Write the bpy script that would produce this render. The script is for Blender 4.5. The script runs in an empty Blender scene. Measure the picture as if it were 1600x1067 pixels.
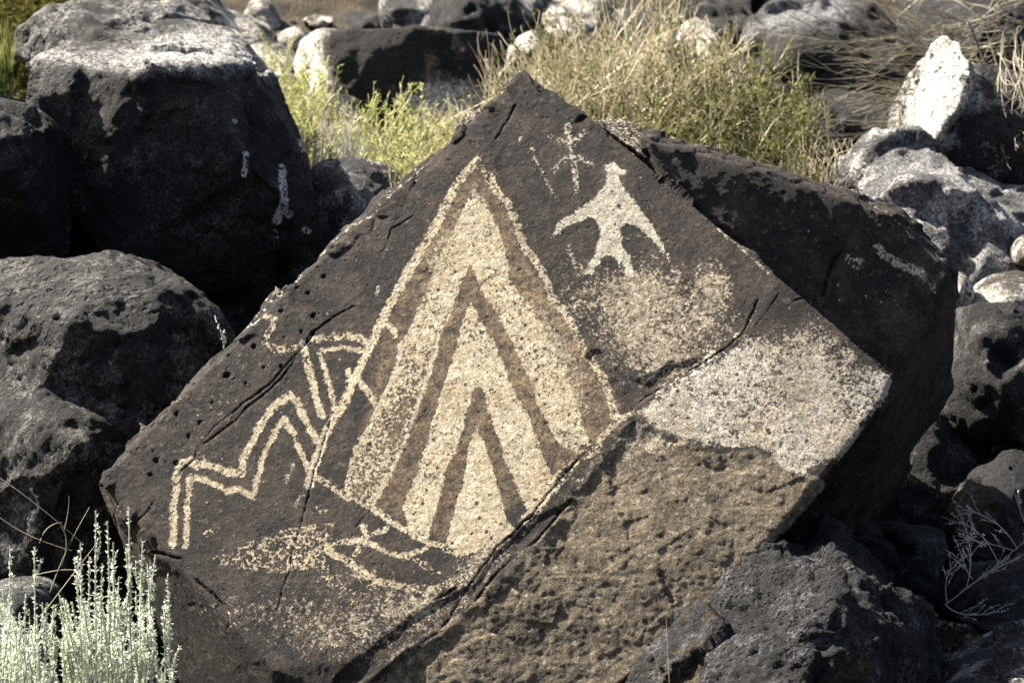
import bpy, bmesh, math, random
import numpy as np
from mathutils import Vector, Matrix
random.seed(7)
RNG = np.random.default_rng(11)
sc = bpy.context.scene

# ------------------------------------------------------------------ camera, sky, sun, exposure
CAM_Z, PITCH, LENS = 1.5, math.radians(-6.0), 95.0
cam_d = bpy.data.cameras.new('camera')
cam = bpy.data.objects.new('camera', cam_d)
sc.collection.objects.link(cam)
cam.location = (0, 0, CAM_Z)
cam.rotation_euler = (math.pi / 2 + PITCH, 0, 0)
cam_d.lens = LENS
cam_d.sensor_width = 36.0
cam_d.clip_start = 0.05
cam_d.clip_end = 3000
cam_d.dof.use_dof = True
cam_d.dof.focus_distance = 4.95
cam_d.dof.aperture_fstop = 9.0
sc.camera = cam

SUN = np.array((-0.62, 0.27, 0.73)); SUN = SUN / np.linalg.norm(SUN)
world = bpy.data.worlds.new('World')
sc.world = world
world.use_nodes = True
wn = world.node_tree
sky = wn.nodes.new('ShaderNodeTexSky')
sky.sky_type = 'NISHITA'
sky.sun_disc = False
sky.sun_elevation = math.asin(SUN[2])
sky.sun_rotation = math.atan2(SUN[0], SUN[1])
sky.air_density = 0.8
sky.dust_density = 4.0
wn.nodes['Background'].inputs['Strength'].default_value = 0.05
wn.links.new(sky.outputs[0], wn.nodes['Background'].inputs['Color'])
sun_d = bpy.data.lights.new('sun', 'SUN')
sun_d.energy = 5.0
sun_d.angle = math.radians(0.5)
sun_d.color = (1.0, 0.92, 0.79)
sun = bpy.data.objects.new('sun', sun_d)
sc.collection.objects.link(sun)
sun.rotation_euler = Vector(SUN.tolist()).to_track_quat('Z', 'Y').to_euler()
sc.view_settings.view_transform = 'Standard'
sc.view_settings.look = 'None'
sc.view_settings.exposure = 1.85
sc.view_settings.gamma = 1.0

# ------------------------------------------------------------------ survey helper: photo pixel + distance -> place in the world
FX = 1600 * LENS / 36.0
CR = np.array((1.0, 0, 0))
CF = np.array((0, math.cos(PITCH), math.sin(PITCH)))
CU = np.array((0, -math.sin(PITCH), math.cos(PITCH)))
CO = np.array((0, 0, CAM_Z))
def ray(px, py):
    return CR * ((px - 800) / FX) + CU * (-(py - 533.5) / FX) + CF
def P(px, py, d):
    return CO + ray(px, py) * d
def chart(co):
    v = co - CO
    d = v @ CF
    return 800 + (v @ CR) / d * FX, 533.5 - (v @ CU) / d * FX, d
class Plane:
    def __init__(s, n, px, py, d):
        s.n = np.array(n, float); s.n /= np.linalg.norm(s.n)
        s.p = P(px, py, d)
    def at(s, px, py, back=0.0):
        r = ray(px, py)
        t = ((s.p - CO) @ s.n) / (r @ s.n)
        return CO + r * (t + back)

# ------------------------------------------------------------------ noise (numpy)
def _h(x, y, z, s):
    h = (x.astype(np.uint32) * np.uint32(374761393) + y.astype(np.uint32) * np.uint32(668265263)
         + z.astype(np.uint32) * np.uint32(2246822519) + np.uint32((s * 3266489917) & 0xffffffff))
    h = (h ^ (h >> np.uint32(13))) * np.uint32(1274126177)
    h = (h ^ (h >> np.uint32(16))) * np.uint32(2654435761)
    return (h ^ (h >> np.uint32(15)))
def vnoise(p, s=0):
    i = np.floor(p).astype(np.int64); f = (p - i).astype(np.float32)
    i = i.astype(np.int32)
    u = f * f * f * (f * (f * 6 - 15) + 10)
    out = 0
    for dx in (0, 1):
        wx = u[:, 0] if dx else 1 - u[:, 0]
        for dy in (0, 1):
            wy = u[:, 1] if dy else 1 - u[:, 1]
            for dz in (0, 1):
                wz = u[:, 2] if dz else 1 - u[:, 2]
                out = out + wx * wy * wz * (_h(i[:, 0] + dx, i[:, 1] + dy, i[:, 2] + dz, s) / np.float32(4294967295.0))
    return out * 2 - 1
def fbm(p, sc_, octv=4, s=0, gain=0.5):
    a, t, o = 1.0, 0, 0.0
    q = p * sc_
    for k in range(octv):
        o = o + a * vnoise(q, s + k * 17); t += a; a *= gain; q = q * 2.03 + 3.1
    return o / t
def worley(p, sc_, s=0):
    q = p * sc_
    i = np.floor(q).astype(np.int32)
    best = np.full(len(p), 9.0, np.float32); rid = np.zeros(len(p), np.float32)
    for dx in (-1, 0, 1):
        for dy in (-1, 0, 1):
            for dz in (-1, 0, 1):
                cx, cy, cz = i[:, 0] + dx, i[:, 1] + dy, i[:, 2] + dz
                h1 = _h(cx, cy, cz, s)
                ox = (h1 & np.uint32(1023)) / 1023.0; oy = ((h1 >> np.uint32(10)) & np.uint32(1023)) / 1023.0
                oz = ((h1 >> np.uint32(20)) & np.uint32(1023)) / 1023.0
                dd = (cx + ox - q[:, 0]) ** 2 + (cy + oy - q[:, 1]) ** 2 + (cz + oz - q[:, 2]) ** 2
                m = dd < best
                best = np.where(m, dd, best)
                rid = np.where(m, ((h1 * np.uint32(2654435761)) >> np.uint32(8)) / np.float32(16777215.0), rid)
    return np.sqrt(best), rid
def facet(p, sc_, s=0):
    """broken-stone facets: every Voronoi cell is a plane tilted its own way"""
    q = p * sc_
    i = np.floor(q).astype(np.int32)
    best = np.full(len(p), 9.0); val = np.zeros(len(p))
    for dx in (-1, 0, 1):
        for dy in (-1, 0, 1):
            for dz in (-1, 0, 1):
                cx, cy, cz = i[:, 0] + dx, i[:, 1] + dy, i[:, 2] + dz
                h1 = _h(cx, cy, cz, s); h2 = _h(cx, cy, cz, s + 1)
                o = [cc + ((h1 >> np.uint32(k)) & np.uint32(1023)) / 1023.0 - q[:, a] for a, (cc, k) in enumerate(((cx, 0), (cy, 10), (cz, 20)))]
                dd = o[0] ** 2 + o[1] ** 2 + o[2] ** 2
                m = dd < best
                v = sum(o[a] * ((((h2 >> np.uint32(k)) & np.uint32(1023)) / 1023.0) * 2 - 1) for a, k in ((0, 0), (1, 10), (2, 20)))
                best = np.where(m, dd, best); val = np.where(m, v, val)
    return val
def smooth01(x, a, b):
    t = np.clip((x - a) / (b - a), 0, 1)
    return t * t * (3 - 2 * t)

# ------------------------------------------------------------------ 2D outlines on a rock face
def seg_dist(x, y, pts, closed=False):
    pts = [(float(a), float(b)) for a, b in pts]
    best = np.full(len(x), 1e9, np.float32)
    n = len(pts)
    for k in range(n if closed else n - 1):
        ax, ay = pts[k]; bx, by = pts[(k + 1) % n]
        ex, ey = bx - ax, by - ay
        L = ex * ex + ey * ey + 1e-9
        t = np.clip(((x - ax) * ex + (y - ay) * ey) / L, 0, 1)
        best = np.minimum(best, (x - ax - t * ex) ** 2 + (y - ay - t * ey) ** 2)
    return np.sqrt(best)
def inside(x, y, pts):
    r = np.zeros(len(x), bool); n = len(pts)
    for k in range(n):
        ax, ay = pts[k]; bx, by = pts[(k + 1) % n]
        if ay == by: continue
        c = ((ay > y) != (by > y)) & (x < (bx - ax) * (y - ay) / (by - ay) + ax)
        r ^= c
    return r
def poly_sdf(x, y, pts):
    d = seg_dist(x, y, pts, True)
    return np.where(inside(x, y, pts), d, -d)
def line_sdf(x, y, pts, w):
    return w / 2.0 - seg_dist(x, y, pts)

# ------------------------------------------------------------------ object helpers
def link(o):
    sc.collection.objects.link(o); return o
def tag(o, label=None, cat=None, group=None, kind=None):
    for k, v in (('label', label), ('category', cat), ('group', group), ('kind', kind)):
        if v: o[k] = v
    return o
def root(name, loc, label, cat, group=None):
    o = link(bpy.data.objects.new(name, None))
    o.location = loc
    o.empty_display_size = 0.1
    return tag(o, label, cat, group)
def mesh_from(name, co, faces, mat, parent=None, base=None, smooth=True):
    base = np.zeros(3) if base is None else np.asarray(base, float)
    me = bpy.data.meshes.new(name)
    co = np.asarray(co, np.float64) - base
    me.vertices.add(len(co)); me.vertices.foreach_set('co', co.astype(np.float32).ravel())
    faces = np.asarray(faces, np.int32)
    k = faces.shape[1]
    me.loops.add(faces.size); me.loops.foreach_set('vertex_index', faces.ravel())
    me.polygons.add(len(faces))
    me.polygons.foreach_set('loop_start', np.arange(0, faces.size, k, dtype=np.int32))
    me.update(calc_edges=True); me.validate()
    me.polygons.foreach_set('use_smooth', np.full(len(me.polygons), smooth))
    if mat: me.materials.append(mat)
    o = link(bpy.data.objects.new(name, me))
    if parent is not None:
        o.parent = parent
    else:
        o.location = base
    return o

# ------------------------------------------------------------------ solid rock: union of hulls -> even skin -> weathering
def hull_bm(bm, pts):
    vs = [bm.verts.new(tuple(p)) for p in pts]
    bm.verts.ensure_lookup_table()
    r = bmesh.ops.convex_hull(bm, input=vs)
    junk = [g for g in r['geom_interior'] + r['geom_unused'] if isinstance(g, bmesh.types.BMVert) and g.is_valid]
    if junk: bmesh.ops.delete(bm, geom=list(set(junk)), context='VERTS')
def skin(hulls, voxel, rounds=4):
    bm = bmesh.new()
    for h in hulls: hull_bm(bm, h)
    bmesh.ops.recalc_face_normals(bm, faces=bm.faces)
    me = bpy.data.meshes.new('tmp'); bm.to_mesh(me); bm.free()
    o = bpy.data.objects.new('tmp', me); link(o)
    m = o.modifiers.new('r', 'REMESH'); m.mode = 'VOXEL'; m.voxel_size = voxel
    dg = bpy.context.evaluated_depsgraph_get(); dg.update()
    ev = o.evaluated_get(dg).to_mesh()
    n = len(ev.vertices)
    co = np.empty(n * 3, np.float32); ev.vertices.foreach_get('co', co); co = co.reshape(-1, 3).astype(np.float64)
    e = np.empty(len(ev.edges) * 2, np.int32); ev.edges.foreach_get('vertices', e); e = e.reshape(-1, 2)
    npol = len(ev.polygons)
    lt = np.empty(npol, np.int32); ev.polygons.foreach_get('loop_total', lt)
    li = np.empty(len(ev.loops), np.int32); ev.loops.foreach_get('vertex_index', li)
    assert (lt == 4).all()
    f = li.reshape(-1, 4)
    o.evaluated_get(dg).to_mesh_clear()
    bpy.data.objects.remove(o); bpy.data.meshes.remove(me)
    deg = np.bincount(e.ravel(), minlength=n).astype(float)[:, None]
    def lap(c):
        s = np.stack([np.bincount(e[:, 0], c[e[:, 1], k], n) + np.bincount(e[:, 1], c[e[:, 0], k], n) for k in range(3)], 1)
        return s / np.maximum(deg, 1)
    for _ in range(rounds):
        co = co * 0.4 + lap(co) * 0.6
    return co, f, lap
def normals(co, f):
    a = co[f[:, 2]] - co[f[:, 0]]; b = co[f[:, 3]] - co[f[:, 1]]
    fn = np.cross(a, b)
    n = np.zeros_like(co)
    for k in range(4):
        for c in range(3):
            n[:, c] += np.bincount(f[:, k], fn[:, c], len(co))
    return n / np.maximum(np.linalg.norm(n, axis=1, keepdims=True), 1e-12)
def put_attr(o, name, val):
    a = o.data.attributes.new(name, 'FLOAT', 'POINT')
    a.data.foreach_set('value', np.asarray(val, np.float32))

def weather(co, f, lap, s=0, big=0.03, bigs=2.2, mid=0.012, mids=9, fine=0.003, fines=45, chip=0.02, chips=6, pit=0.0, pits=40, pitr=0.32, pitfrac=0.5, pit2=0.0, pits2=14, rim=1):
    n = normals(co, f)
    ns = n
    for _ in range(3): ns = lap(ns)
    h = big * fbm(co, bigs, 3, s) + mid * fbm(co, mids, 3, s + 5)
    if chip:
        d, r = worley(co + 0.04 * np.stack([fbm(co, 6, 2, s + 71 + k) for k in range(3)], 1), chips, s + 9)
        pw = co + 0.03 * np.stack([fbm(co, 5, 2, s + 75 + k) for k in range(3)], 1)
        h = h + chip * (r - 0.5) * 0.35 + chip * 1.3 * facet(pw, chips * 0.7, s + 13) + chip * 0.28 * facet(pw, chips * 2.3, s + 15)
    co = co + ns * h[:, None]
    if chip:
        for _ in range(rim): co = co * 0.5 + lap(co) * 0.5
    n = normals(co, f)
    h = fine * fbm(co, fines, 3, s + 33, 0.6)
    if pit:
        zone = smooth01(fbm(co, 2.6, 2, s + 41), -0.35, 0.35)
        d, r = worley(co, pits, s + 51)
        rad = pitr * (0.35 + 0.65 * r)
        h = h - pit * (1 - smooth01(d, rad * 0.55, rad)) * (r > 1 - pitfrac) * zone
    if pit2:
        d, r = worley(co, pits2, s + 61)
        rad = 0.26 * (0.3 + 0.7 * r)
        h = h - pit2 * (1 - smooth01(d, rad * 0.5, rad)) * (r > 0.45)
    return co + n * h[:, None]

ROCKS = {}
def rock(name, label, cat, hulls, voxel, mat, group=None, rounds=4, back=0.4, seed=0, marks=None, parent=None, base=None, **kw):
    """hulls: lists of (px,py,distance) seen points; each hull is closed by a shrunken copy set further back."""
    hs = []
    for h in hulls:
        arr = np.array([P(*q) for q in h])
        c = arr.mean(0)
        b = c + (arr - c) * 0.8
        fw = np.array((0, 1.0, -0.12))
        hs.append(np.vstack([arr, b + fw * back]))
    co, f, lap = skin(hs, voxel, rounds)
    co = weather(co, f, lap, seed, **kw)
    if base is None:
        base = np.array((co[:, 0].mean(), co[:, 1].mean(), co[:, 2].min()))
    o = mesh_from(name, co, f, mat, None, base)
    if parent is None: tag(o, label, cat, group)
    if marks: marks(o, co, f)
    return o

# ------------------------------------------------------------------ node materials
class NT:
    def __init__(s, name):
        s.m = bpy.data.materials.new(name); s.m.use_nodes = True
        s.t = s.m.node_tree; s.b = s.t.nodes['Principled BSDF']
        s.co = s.n('ShaderNodeTexCoord').outputs['Object']
    def n(s, t, **kw):
        x = s.t.nodes.new(t)
        for k, v in kw.items(): setattr(x, k, v)
        return x
    def set(s, sock, v):
        if isinstance(v, bpy.types.NodeSocket): s.t.links.new(v, sock)
        elif isinstance(v, tuple) and len(v) == 3 and sock.type == 'RGBA': sock.default_value = (*v, 1)
        else: sock.default_value = v
    def math(s, op, a, b=0.0, clamp=False):
        x = s.n('ShaderNodeMath', operation=op); x.use_clamp = clamp
        s.set(x.inputs[0], a); s.set(x.inputs[1], b); return x.outputs[0]
    def noise(s, scale, detail=4, rough=0.55, dist=0.0, co=None):
        x = s.n('ShaderNodeTexNoise'); s.set(x.inputs['Vector'], co or s.co)
        x.inputs['Scale'].default_value = scale; x.inputs['Detail'].default_value = detail
        x.inputs['Roughness'].default_value = rough; x.inputs['Distortion'].default_value = dist
        return x.outputs['Fac']
    def voro(s, scale, feature='F1', out='Distance', co=None, rnd=1.0):
        x = s.n('ShaderNodeTexVoronoi', feature=feature); s.set(x.inputs['Vector'], co or s.co)
        x.inputs['Scale'].default_value = scale; x.inputs['Randomness'].default_value = rnd
        return x.outputs[out]
    def step(s, v, a, b, lo=0.0, hi=1.0):
        x = s.n('ShaderNodeMapRange', interpolation_type='SMOOTHSTEP'); x.clamp = True
        s.set(x.inputs['Value'], v); s.set(x.inputs['From Min'], a); s.set(x.inputs['From Max'], b)
        s.set(x.inputs['To Min'], lo); s.set(x.inputs['To Max'], hi); return x.outputs[0]
    def mix(s, fac, a, b, mode='MIX'):
        x = s.n('ShaderNodeMix', data_type='RGBA', blend_type=mode)
        s.set(x.inputs[0], fac); s.set(x.inputs[6], a); s.set(x.inputs[7], b); return x.outputs[2]
    def mix2(s, fac, a, b):
        x = s.n('ShaderNodeMix', data_type='FLOAT')
        s.set(x.inputs[0], fac); s.set(x.inputs[2], a); s.set(x.inputs[3], b); return x.outputs[0]
    def attr(s, name):
        return s.n('ShaderNodeAttribute', attribute_name=name).outputs['Fac']
    def attrc(s, name):
        return s.n('ShaderNodeAttribute', attribute_name=name).outputs['Color']
    def bump(s, h, strength, dist, normal=None):
        x = s.n('ShaderNodeBump'); s.set(x.inputs['Height'], h)
        x.inputs['Strength'].default_value = strength; x.inputs['Distance'].default_value = dist
        if normal is not None: s.set(x.inputs['Normal'], normal)
        return x.outputs[0]
    def done(s, color, rough=0.85, normal=None, spec=0.3):
        s.set(s.b.inputs['Base Color'], color); s.set(s.b.inputs['Roughness'], rough)
        s.b.inputs['Specular IOR Level'].default_value = spec
        if normal is not None: s.set(s.b.inputs['Normal'], normal)
        return s.m

def basalt(name, dark, mid, pale, blotch=(0.55, 0.68), bscale=11, grain=1.0, pitscale=70, pitr=0.30, bump=1.0, rust=None, lichen=False, rough=0.8, spec=0.35, zone=None, zpale=(0.40, 0.39, 0.37)):
    k = NT(name)
    big = k.noise(4.5, 6, 0.6)
    col = k.mix(k.step(big, 0.36, 0.64), dark, mid)
    bl = k.noise(bscale, 9, 0.68)
    fine = k.noise(190, 4, 0.8)
    bm = k.step(k.math('ADD', bl, k.math('MULTIPLY', k.math('SUBTRACT', fine, 0.5), 0.35)), blotch[0], blotch[1])
    col = k.mix(bm, col, pale)
    if rust:
        r = k.step(k.noise(7, 7, 0.65, 0.4), 0.54, 0.66)
        col = k.mix(k.math('MULTIPLY', r, 0.75), col, rust)
    if zone:
        zz = k.step(k.math('ADD', k.attr('pale'), k.math('MULTIPLY', k.math('SUBTRACT', k.noise(26, 8, 0.72), 0.5), 70.0)), 24.0, 60.0)
        zc = k.mix(k.step(k.noise(40, 7, 0.7), 0.36, 0.62), tuple(c * 0.42 for c in zpale), zpale)
        col = k.mix(zz, col, zc)
    g = k.math('MULTIPLY', k.step(fine, 0.36, 0.64, 1 - 0.70 * grain, 1 + 0.70 * grain), k.step(k.noise(110, 3, 0.7), 0.40, 0.66, 1 - 0.35 * grain, 1 + 0.9 * grain))
    vm = k.n('ShaderNodeVectorMath', operation='SCALE'); k.set(vm.inputs[0], col); k.set(vm.inputs['Scale'], g)
    col = vm.outputs[0]
    wco = k.n('ShaderNodeVectorMath', operation='ADD')
    nz = k.n('ShaderNodeTexNoise'); k.set(nz.inputs['Vector'], k.co); nz.inputs['Scale'].default_value = 60
    sc_ = k.n('ShaderNodeVectorMath', operation='SCALE'); k.set(sc_.inputs[0], nz.outputs['Color']); sc_.inputs['Scale'].default_value = 0.012
    k.set(wco.inputs[0], k.co); k.set(wco.inputs[1], sc_.outputs[0])
    pv = k.voro(pitscale, co=wco.outputs[0])
    zone = k.step(k.noise(5.2, 3), 0.40, 0.62)
    pit = k.math('MULTIPLY', k.step(pv, pitr * 0.55, pitr, 1.0, 0.0), zone)
    col = k.mix(k.math('MULTIPLY', pit, 0.8), col, tuple(c * 0.25 for c in dark))  # shade inside the small pits painted as a darker colour
    if lichen:
        lm = k.math('MULTIPLY', k.step(k.math('ADD', k.attr('lichen'), k.math('MULTIPLY', k.math('SUBTRACT', k.noise(70, 6, 0.7), 0.5), 16.0)), 13.2, 14.8), k.step(k.noise(150, 3, 0.6), 0.42, 0.50))
        col = k.mix(lm, col, (0.90, 0.91, 0.86))
    h = k.math('ADD', k.math('MULTIPLY', fine, 0.8), k.math('MULTIPLY', k.noise(55, 6, 0.7), 1.6))
    h = k.math('SUBTRACT', h, k.math('MULTIPLY', pit, 1.8))
    nb = k.bump(h, bump, 0.010)
    return k.done(col, rough, nb, spec)

M_dark = basalt('dark_basalt', (0.0050, 0.0046, 0.0053), (0.0130, 0.0124, 0.0136), (0.075, 0.07, 0.066), (0.49, 0.68), 13, 1.0, 75)
M_black = basalt('lichen_streaked_basalt', (0.0085, 0.0082, 0.009), (0.024, 0.0232, 0.0245), (0.075, 0.07, 0.066), (0.49, 0.68), 12, 1.0, 75, lichen=True, zone=True, zpale=(0.46, 0.45, 0.43), rust=(0.03, 0.024, 0.017))
M_hump = basalt('pitted_hump_basalt', (0.0124, 0.0124, 0.0124), (0.0434, 0.0422, 0.0397), (0.2, 0.195, 0.185), (0.46, 0.66), 14, 1.0, 50, 0.40, zone=True, zpale=(0.3, 0.29, 0.27))
M_grey = basalt('grey_pitted_basalt', (0.0059, 0.0059, 0.0062), (0.0177, 0.0172, 0.0172), (0.1125, 0.1087, 0.1013), (0.48, 0.68), 16, 1.0, 55, 0.40)
M_far = basalt('brown_basalt', (0.0087, 0.0074, 0.0068), (0.0211, 0.0174, 0.0143), (0.20, 0.155, 0.10), (0.56, 0.70), 6, 0.9, 45, zone=True, zpale=(0.7, 0.67, 0.6))
M_pale = basalt('pale_mottled_basalt', (0.045, 0.04, 0.035), (0.19, 0.175, 0.15), (0.55, 0.52, 0.46), (0.42, 0.60), 9, 0.8, 40, 0.34)  # pale mottled tone all over, for the bright rocks
M_point = basalt('basalt_lit_left_face', (0.0099, 0.0093, 0.0087), (0.0279, 0.0260, 0.0236), (0.3, 0.28, 0.25), (0.54, 0.66), 12, 0.9, 40, 0.36, zone=True, zpale=(0.78, 0.75, 0.67))
M_mott = basalt('mottled_grey_basalt', (0.024, 0.024, 0.026), (0.078, 0.078, 0.08), (0.34, 0.335, 0.32), (0.47, 0.63), 10, 0.9, 50)
M_palegrey = basalt('pale_grey_mottled_basalt', (0.05, 0.05, 0.053), (0.15, 0.15, 0.152), (0.42, 0.41, 0.39), (0.46, 0.64), 10, 0.8, 50)
M_crown = basalt('brown_basalt_lit_crown', (0.010, 0.0085, 0.0075), (0.026, 0.0215, 0.0175), (0.14, 0.11, 0.075), (0.56, 0.70), 6, 0.9, 45, zone=True, zpale=(0.23, 0.23, 0.235))
M_fore = basalt('rusty_vesicular_basalt', (0.0050, 0.0050, 0.0059), (0.0161, 0.0161, 0.0186), (0.085, 0.085, 0.094), (0.50, 0.70), 20, 1.0, 85, 0.40, rust=(0.075, 0.052, 0.018))
# main boulder: desert varnish, pecked marks, bare stone
def varnish():
    k = NT('desert_varnish_with_pecked_marks')
    fine = k.noise(260, 5, 0.85); mid = k.noise(70, 6, 0.68); big = k.noise(5.0, 6, 0.62); spk = k.noise(150, 4, 0.65)
    col = k.mix(k.step(big, 0.35, 0.66), (0.025, 0.0190, 0.0165), (0.054, 0.0405, 0.033))
    col = k.mix(k.step(k.noise(22, 8, 0.72), 0.44, 0.70), col, (0.070, 0.053, 0.040))
    col = k.mix(k.step(k.noise(14, 7, 0.7), 0.56, 0.44), col, (0.014, 0.012, 0.0115))
    col = k.mix(k.step(mid, 0.55, 0.72), col, (0.13, 0.10, 0.075))
    # bare stone on the broken lower face
    bare = k.mix(k.step(k.noise(17, 10, 0.8), 0.34, 0.64), (0.085, 0.068, 0.045), (0.225, 0.185, 0.125))
    bare = k.mix(k.step(k.noise(60, 6, 0.7), 0.52, 0.7), bare, (0.40, 0.34, 0.245))
    wob = k.math('MULTIPLY', k.math('SUBTRACT', k.noise(30, 7, 0.7), 0.5), 60.0)
    bf = k.step(k.math('ADD', k.attr('bare'), wob), -5.0, 5.0)
    col = k.mix(bf, col, bare)
    st = k.math('MULTIPLY', k.attr('stain'), k.step(k.noise(48, 7, 0.78), 0.34, 0.60))
    col = k.mix(k.math('MULTIPLY', st, 0.9), col, (0.31, 0.225, 0.13))
    # worn pale patina and painted rim light: density field broken up by grain
    n2 = k.math('ADD', k.math('MULTIPLY', k.noise(75, 7, 0.78), 0.55), k.math('MULTIPLY', k.noise(190, 4, 0.75), 0.45))
    thr = k.step(k.attr('worn_lit'), 0.0, 1.0, 0.74, 0.30)
    thr = k.math('SUBTRACT', 0.74, k.math('MULTIPLY', k.attr('worn_lit'), 0.37))
    wm = k.step(n2, k.math('SUBTRACT', thr, 0.025), k.math('ADD', thr, 0.05))
    pal = k.mix(k.step(k.noise(9, 5), 0.4, 0.62), (0.44, 0.385, 0.29), (0.54, 0.50, 0.42))
    pal = k.mix(k.step(k.attr('ledge'), 0.2, 0.8), k.mix(k.step(mid, .4, .6), (0.27, 0.225, 0.155), (0.47, 0.41, 0.305)), pal)
    col = k.mix(wm, col, pal)
    fl = k.n('ShaderNodeTexVoronoi'); k.set(fl.inputs['Vector'], k.co); fl.inputs['Scale'].default_value = 38
    sepc = k.n('ShaderNodeSeparateColor'); k.set(sepc.inputs[0], fl.outputs['Color'])
    fm = k.math('MULTIPLY', k.step(fl.outputs['Distance'], 0.05, 0.11, 1.0, 0.0), k.step(sepc.outputs[0], 0.80, 0.82))
    col = k.mix(fm, col, (0.5, 0.47, 0.4))
    # brown stain halo round the figure
    # pecked marks
    edge = k.math('ADD', k.attr('peck'), k.math('ADD', k.math('MULTIPLY', k.math('SUBTRACT', k.noise(80, 5, 0.72), 0.5), 19.0), k.math('MULTIPLY', k.math('SUBTRACT', fine, 0.5), 8.0)))
    cov = k.step(edge, -1.2, 1.2)
    pk = k.math('ADD', k.math('MULTIPLY', k.noise(165, 3, 0.65), 0.72), k.math('MULTIPLY', k.noise(60, 3, 0.6), 0.28))
    thr = k.math('SUBTRACT', 0.72, k.math('MULTIPLY', k.attr('peckdens'), 0.36))
    dots = k.step(pk, k.math('SUBTRACT', thr, 0.02), k.math('ADD', thr, 0.03))
    pm = k.math('MULTIPLY', cov, dots)
    tone = k.mix(k.step(k.noise(17, 6, 0.6), 0.38, 0.62), (0.60, 0.50, 0.335), (0.67, 0.59, 0.435))
    tone = k.mix(k.attr('cool'), tone, (0.62, 0.585, 0.47))
    tone = k.mix(k.step(fine, 0.36, 0.60, 0.45, 0.0), tone, (0.30, 0.235, 0.15))
    col = k.mix(pm, col, tone)
    g = k.math('MULTIPLY', k.mix2(pm, k.step(fine, 0.36, 0.64, 0.42, 1.58), k.step(fine, 0.36, 0.64, 0.72, 1.2)), k.step(k.noise(95, 5, 0.75), 0.36, 0.64, 0.72, 1.28))
    vm = k.n('ShaderNodeVectorMath', operation='SCALE'); k.set(vm.inputs[0], col); k.set(vm.inputs['Scale'], g)
    col = vm.outputs[0]
    # crevice shade painted dark along the cracks
    ck = k.step(k.math('ADD', k.attr('crack'), k.math('MULTIPLY', k.math('SUBTRACT', k.noise(120, 3), 0.5), 3.0)), -0.4, 1.2, 1.0, 0.0)
    col = k.mix(k.math('MULTIPLY', ck, 0.85), col, (0.006, 0.005, 0.005))
    pvn = k.n('ShaderNodeTexVoronoi'); k.set(pvn.inputs['Vector'], k.co); pvn.inputs['Scale'].default_value = 64
    sp2 = k.n('ShaderNodeSeparateColor'); k.set(sp2.inputs[0], pvn.outputs['Color'])
    prad = k.math('MULTIPLY', k.math('MULTIPLY', sp2.outputs[1], sp2.outputs[1]), 0.42)
    prad = k.math('MULTIPLY', prad, k.step(k.math('ADD', k.attr('pitty'), k.math('MULTIPLY', k.math('SUBTRACT', k.noise(9, 3), 0.5), 1.2)), 0.05, 0.9, 0.55, 1.0))
    pdist = k.math('ADD', pvn.outputs['Distance'], k.math('MULTIPLY', k.math('SUBTRACT', mid, 0.5), 0.25))
    pit = k.math('MULTIPLY', k.step(pdist, k.math('MULTIPLY', prad, 0.7), k.math('ADD', prad, 0.01), 1.0, 0.0), k.step(k.attr('pitty'), 0.0, 0.05))
    col = k.mix(k.math('MULTIPLY', pit, 0.85), col, (0.008, 0.007, 0.007))  # pit recesses get their shade as near-black colour
    h = k.math('ADD', k.math('MULTIPLY', fine, 0.8), k.math('MULTIPLY', mid, 1.4))
    h = k.math('SUBTRACT', h, k.math('MULTIPLY', pm, 0.45))
    h = k.math('SUBTRACT', h, k.math('ADD', k.math('MULTIPLY', pit, 1.6), k.math('MULTIPLY', ck, 1.5)))
    h = k.math('ADD', h, k.math('MULTIPLY', k.math('MULTIPLY', k.noise(60, 7, 0.75), bf), 1.0))
    nb = k.bump(h, 1.0, 0.006)
    return k.done(col, k.math('SUBTRACT', 0.78, 0.0), nb, 0.3)
M_main = varnish()

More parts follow.
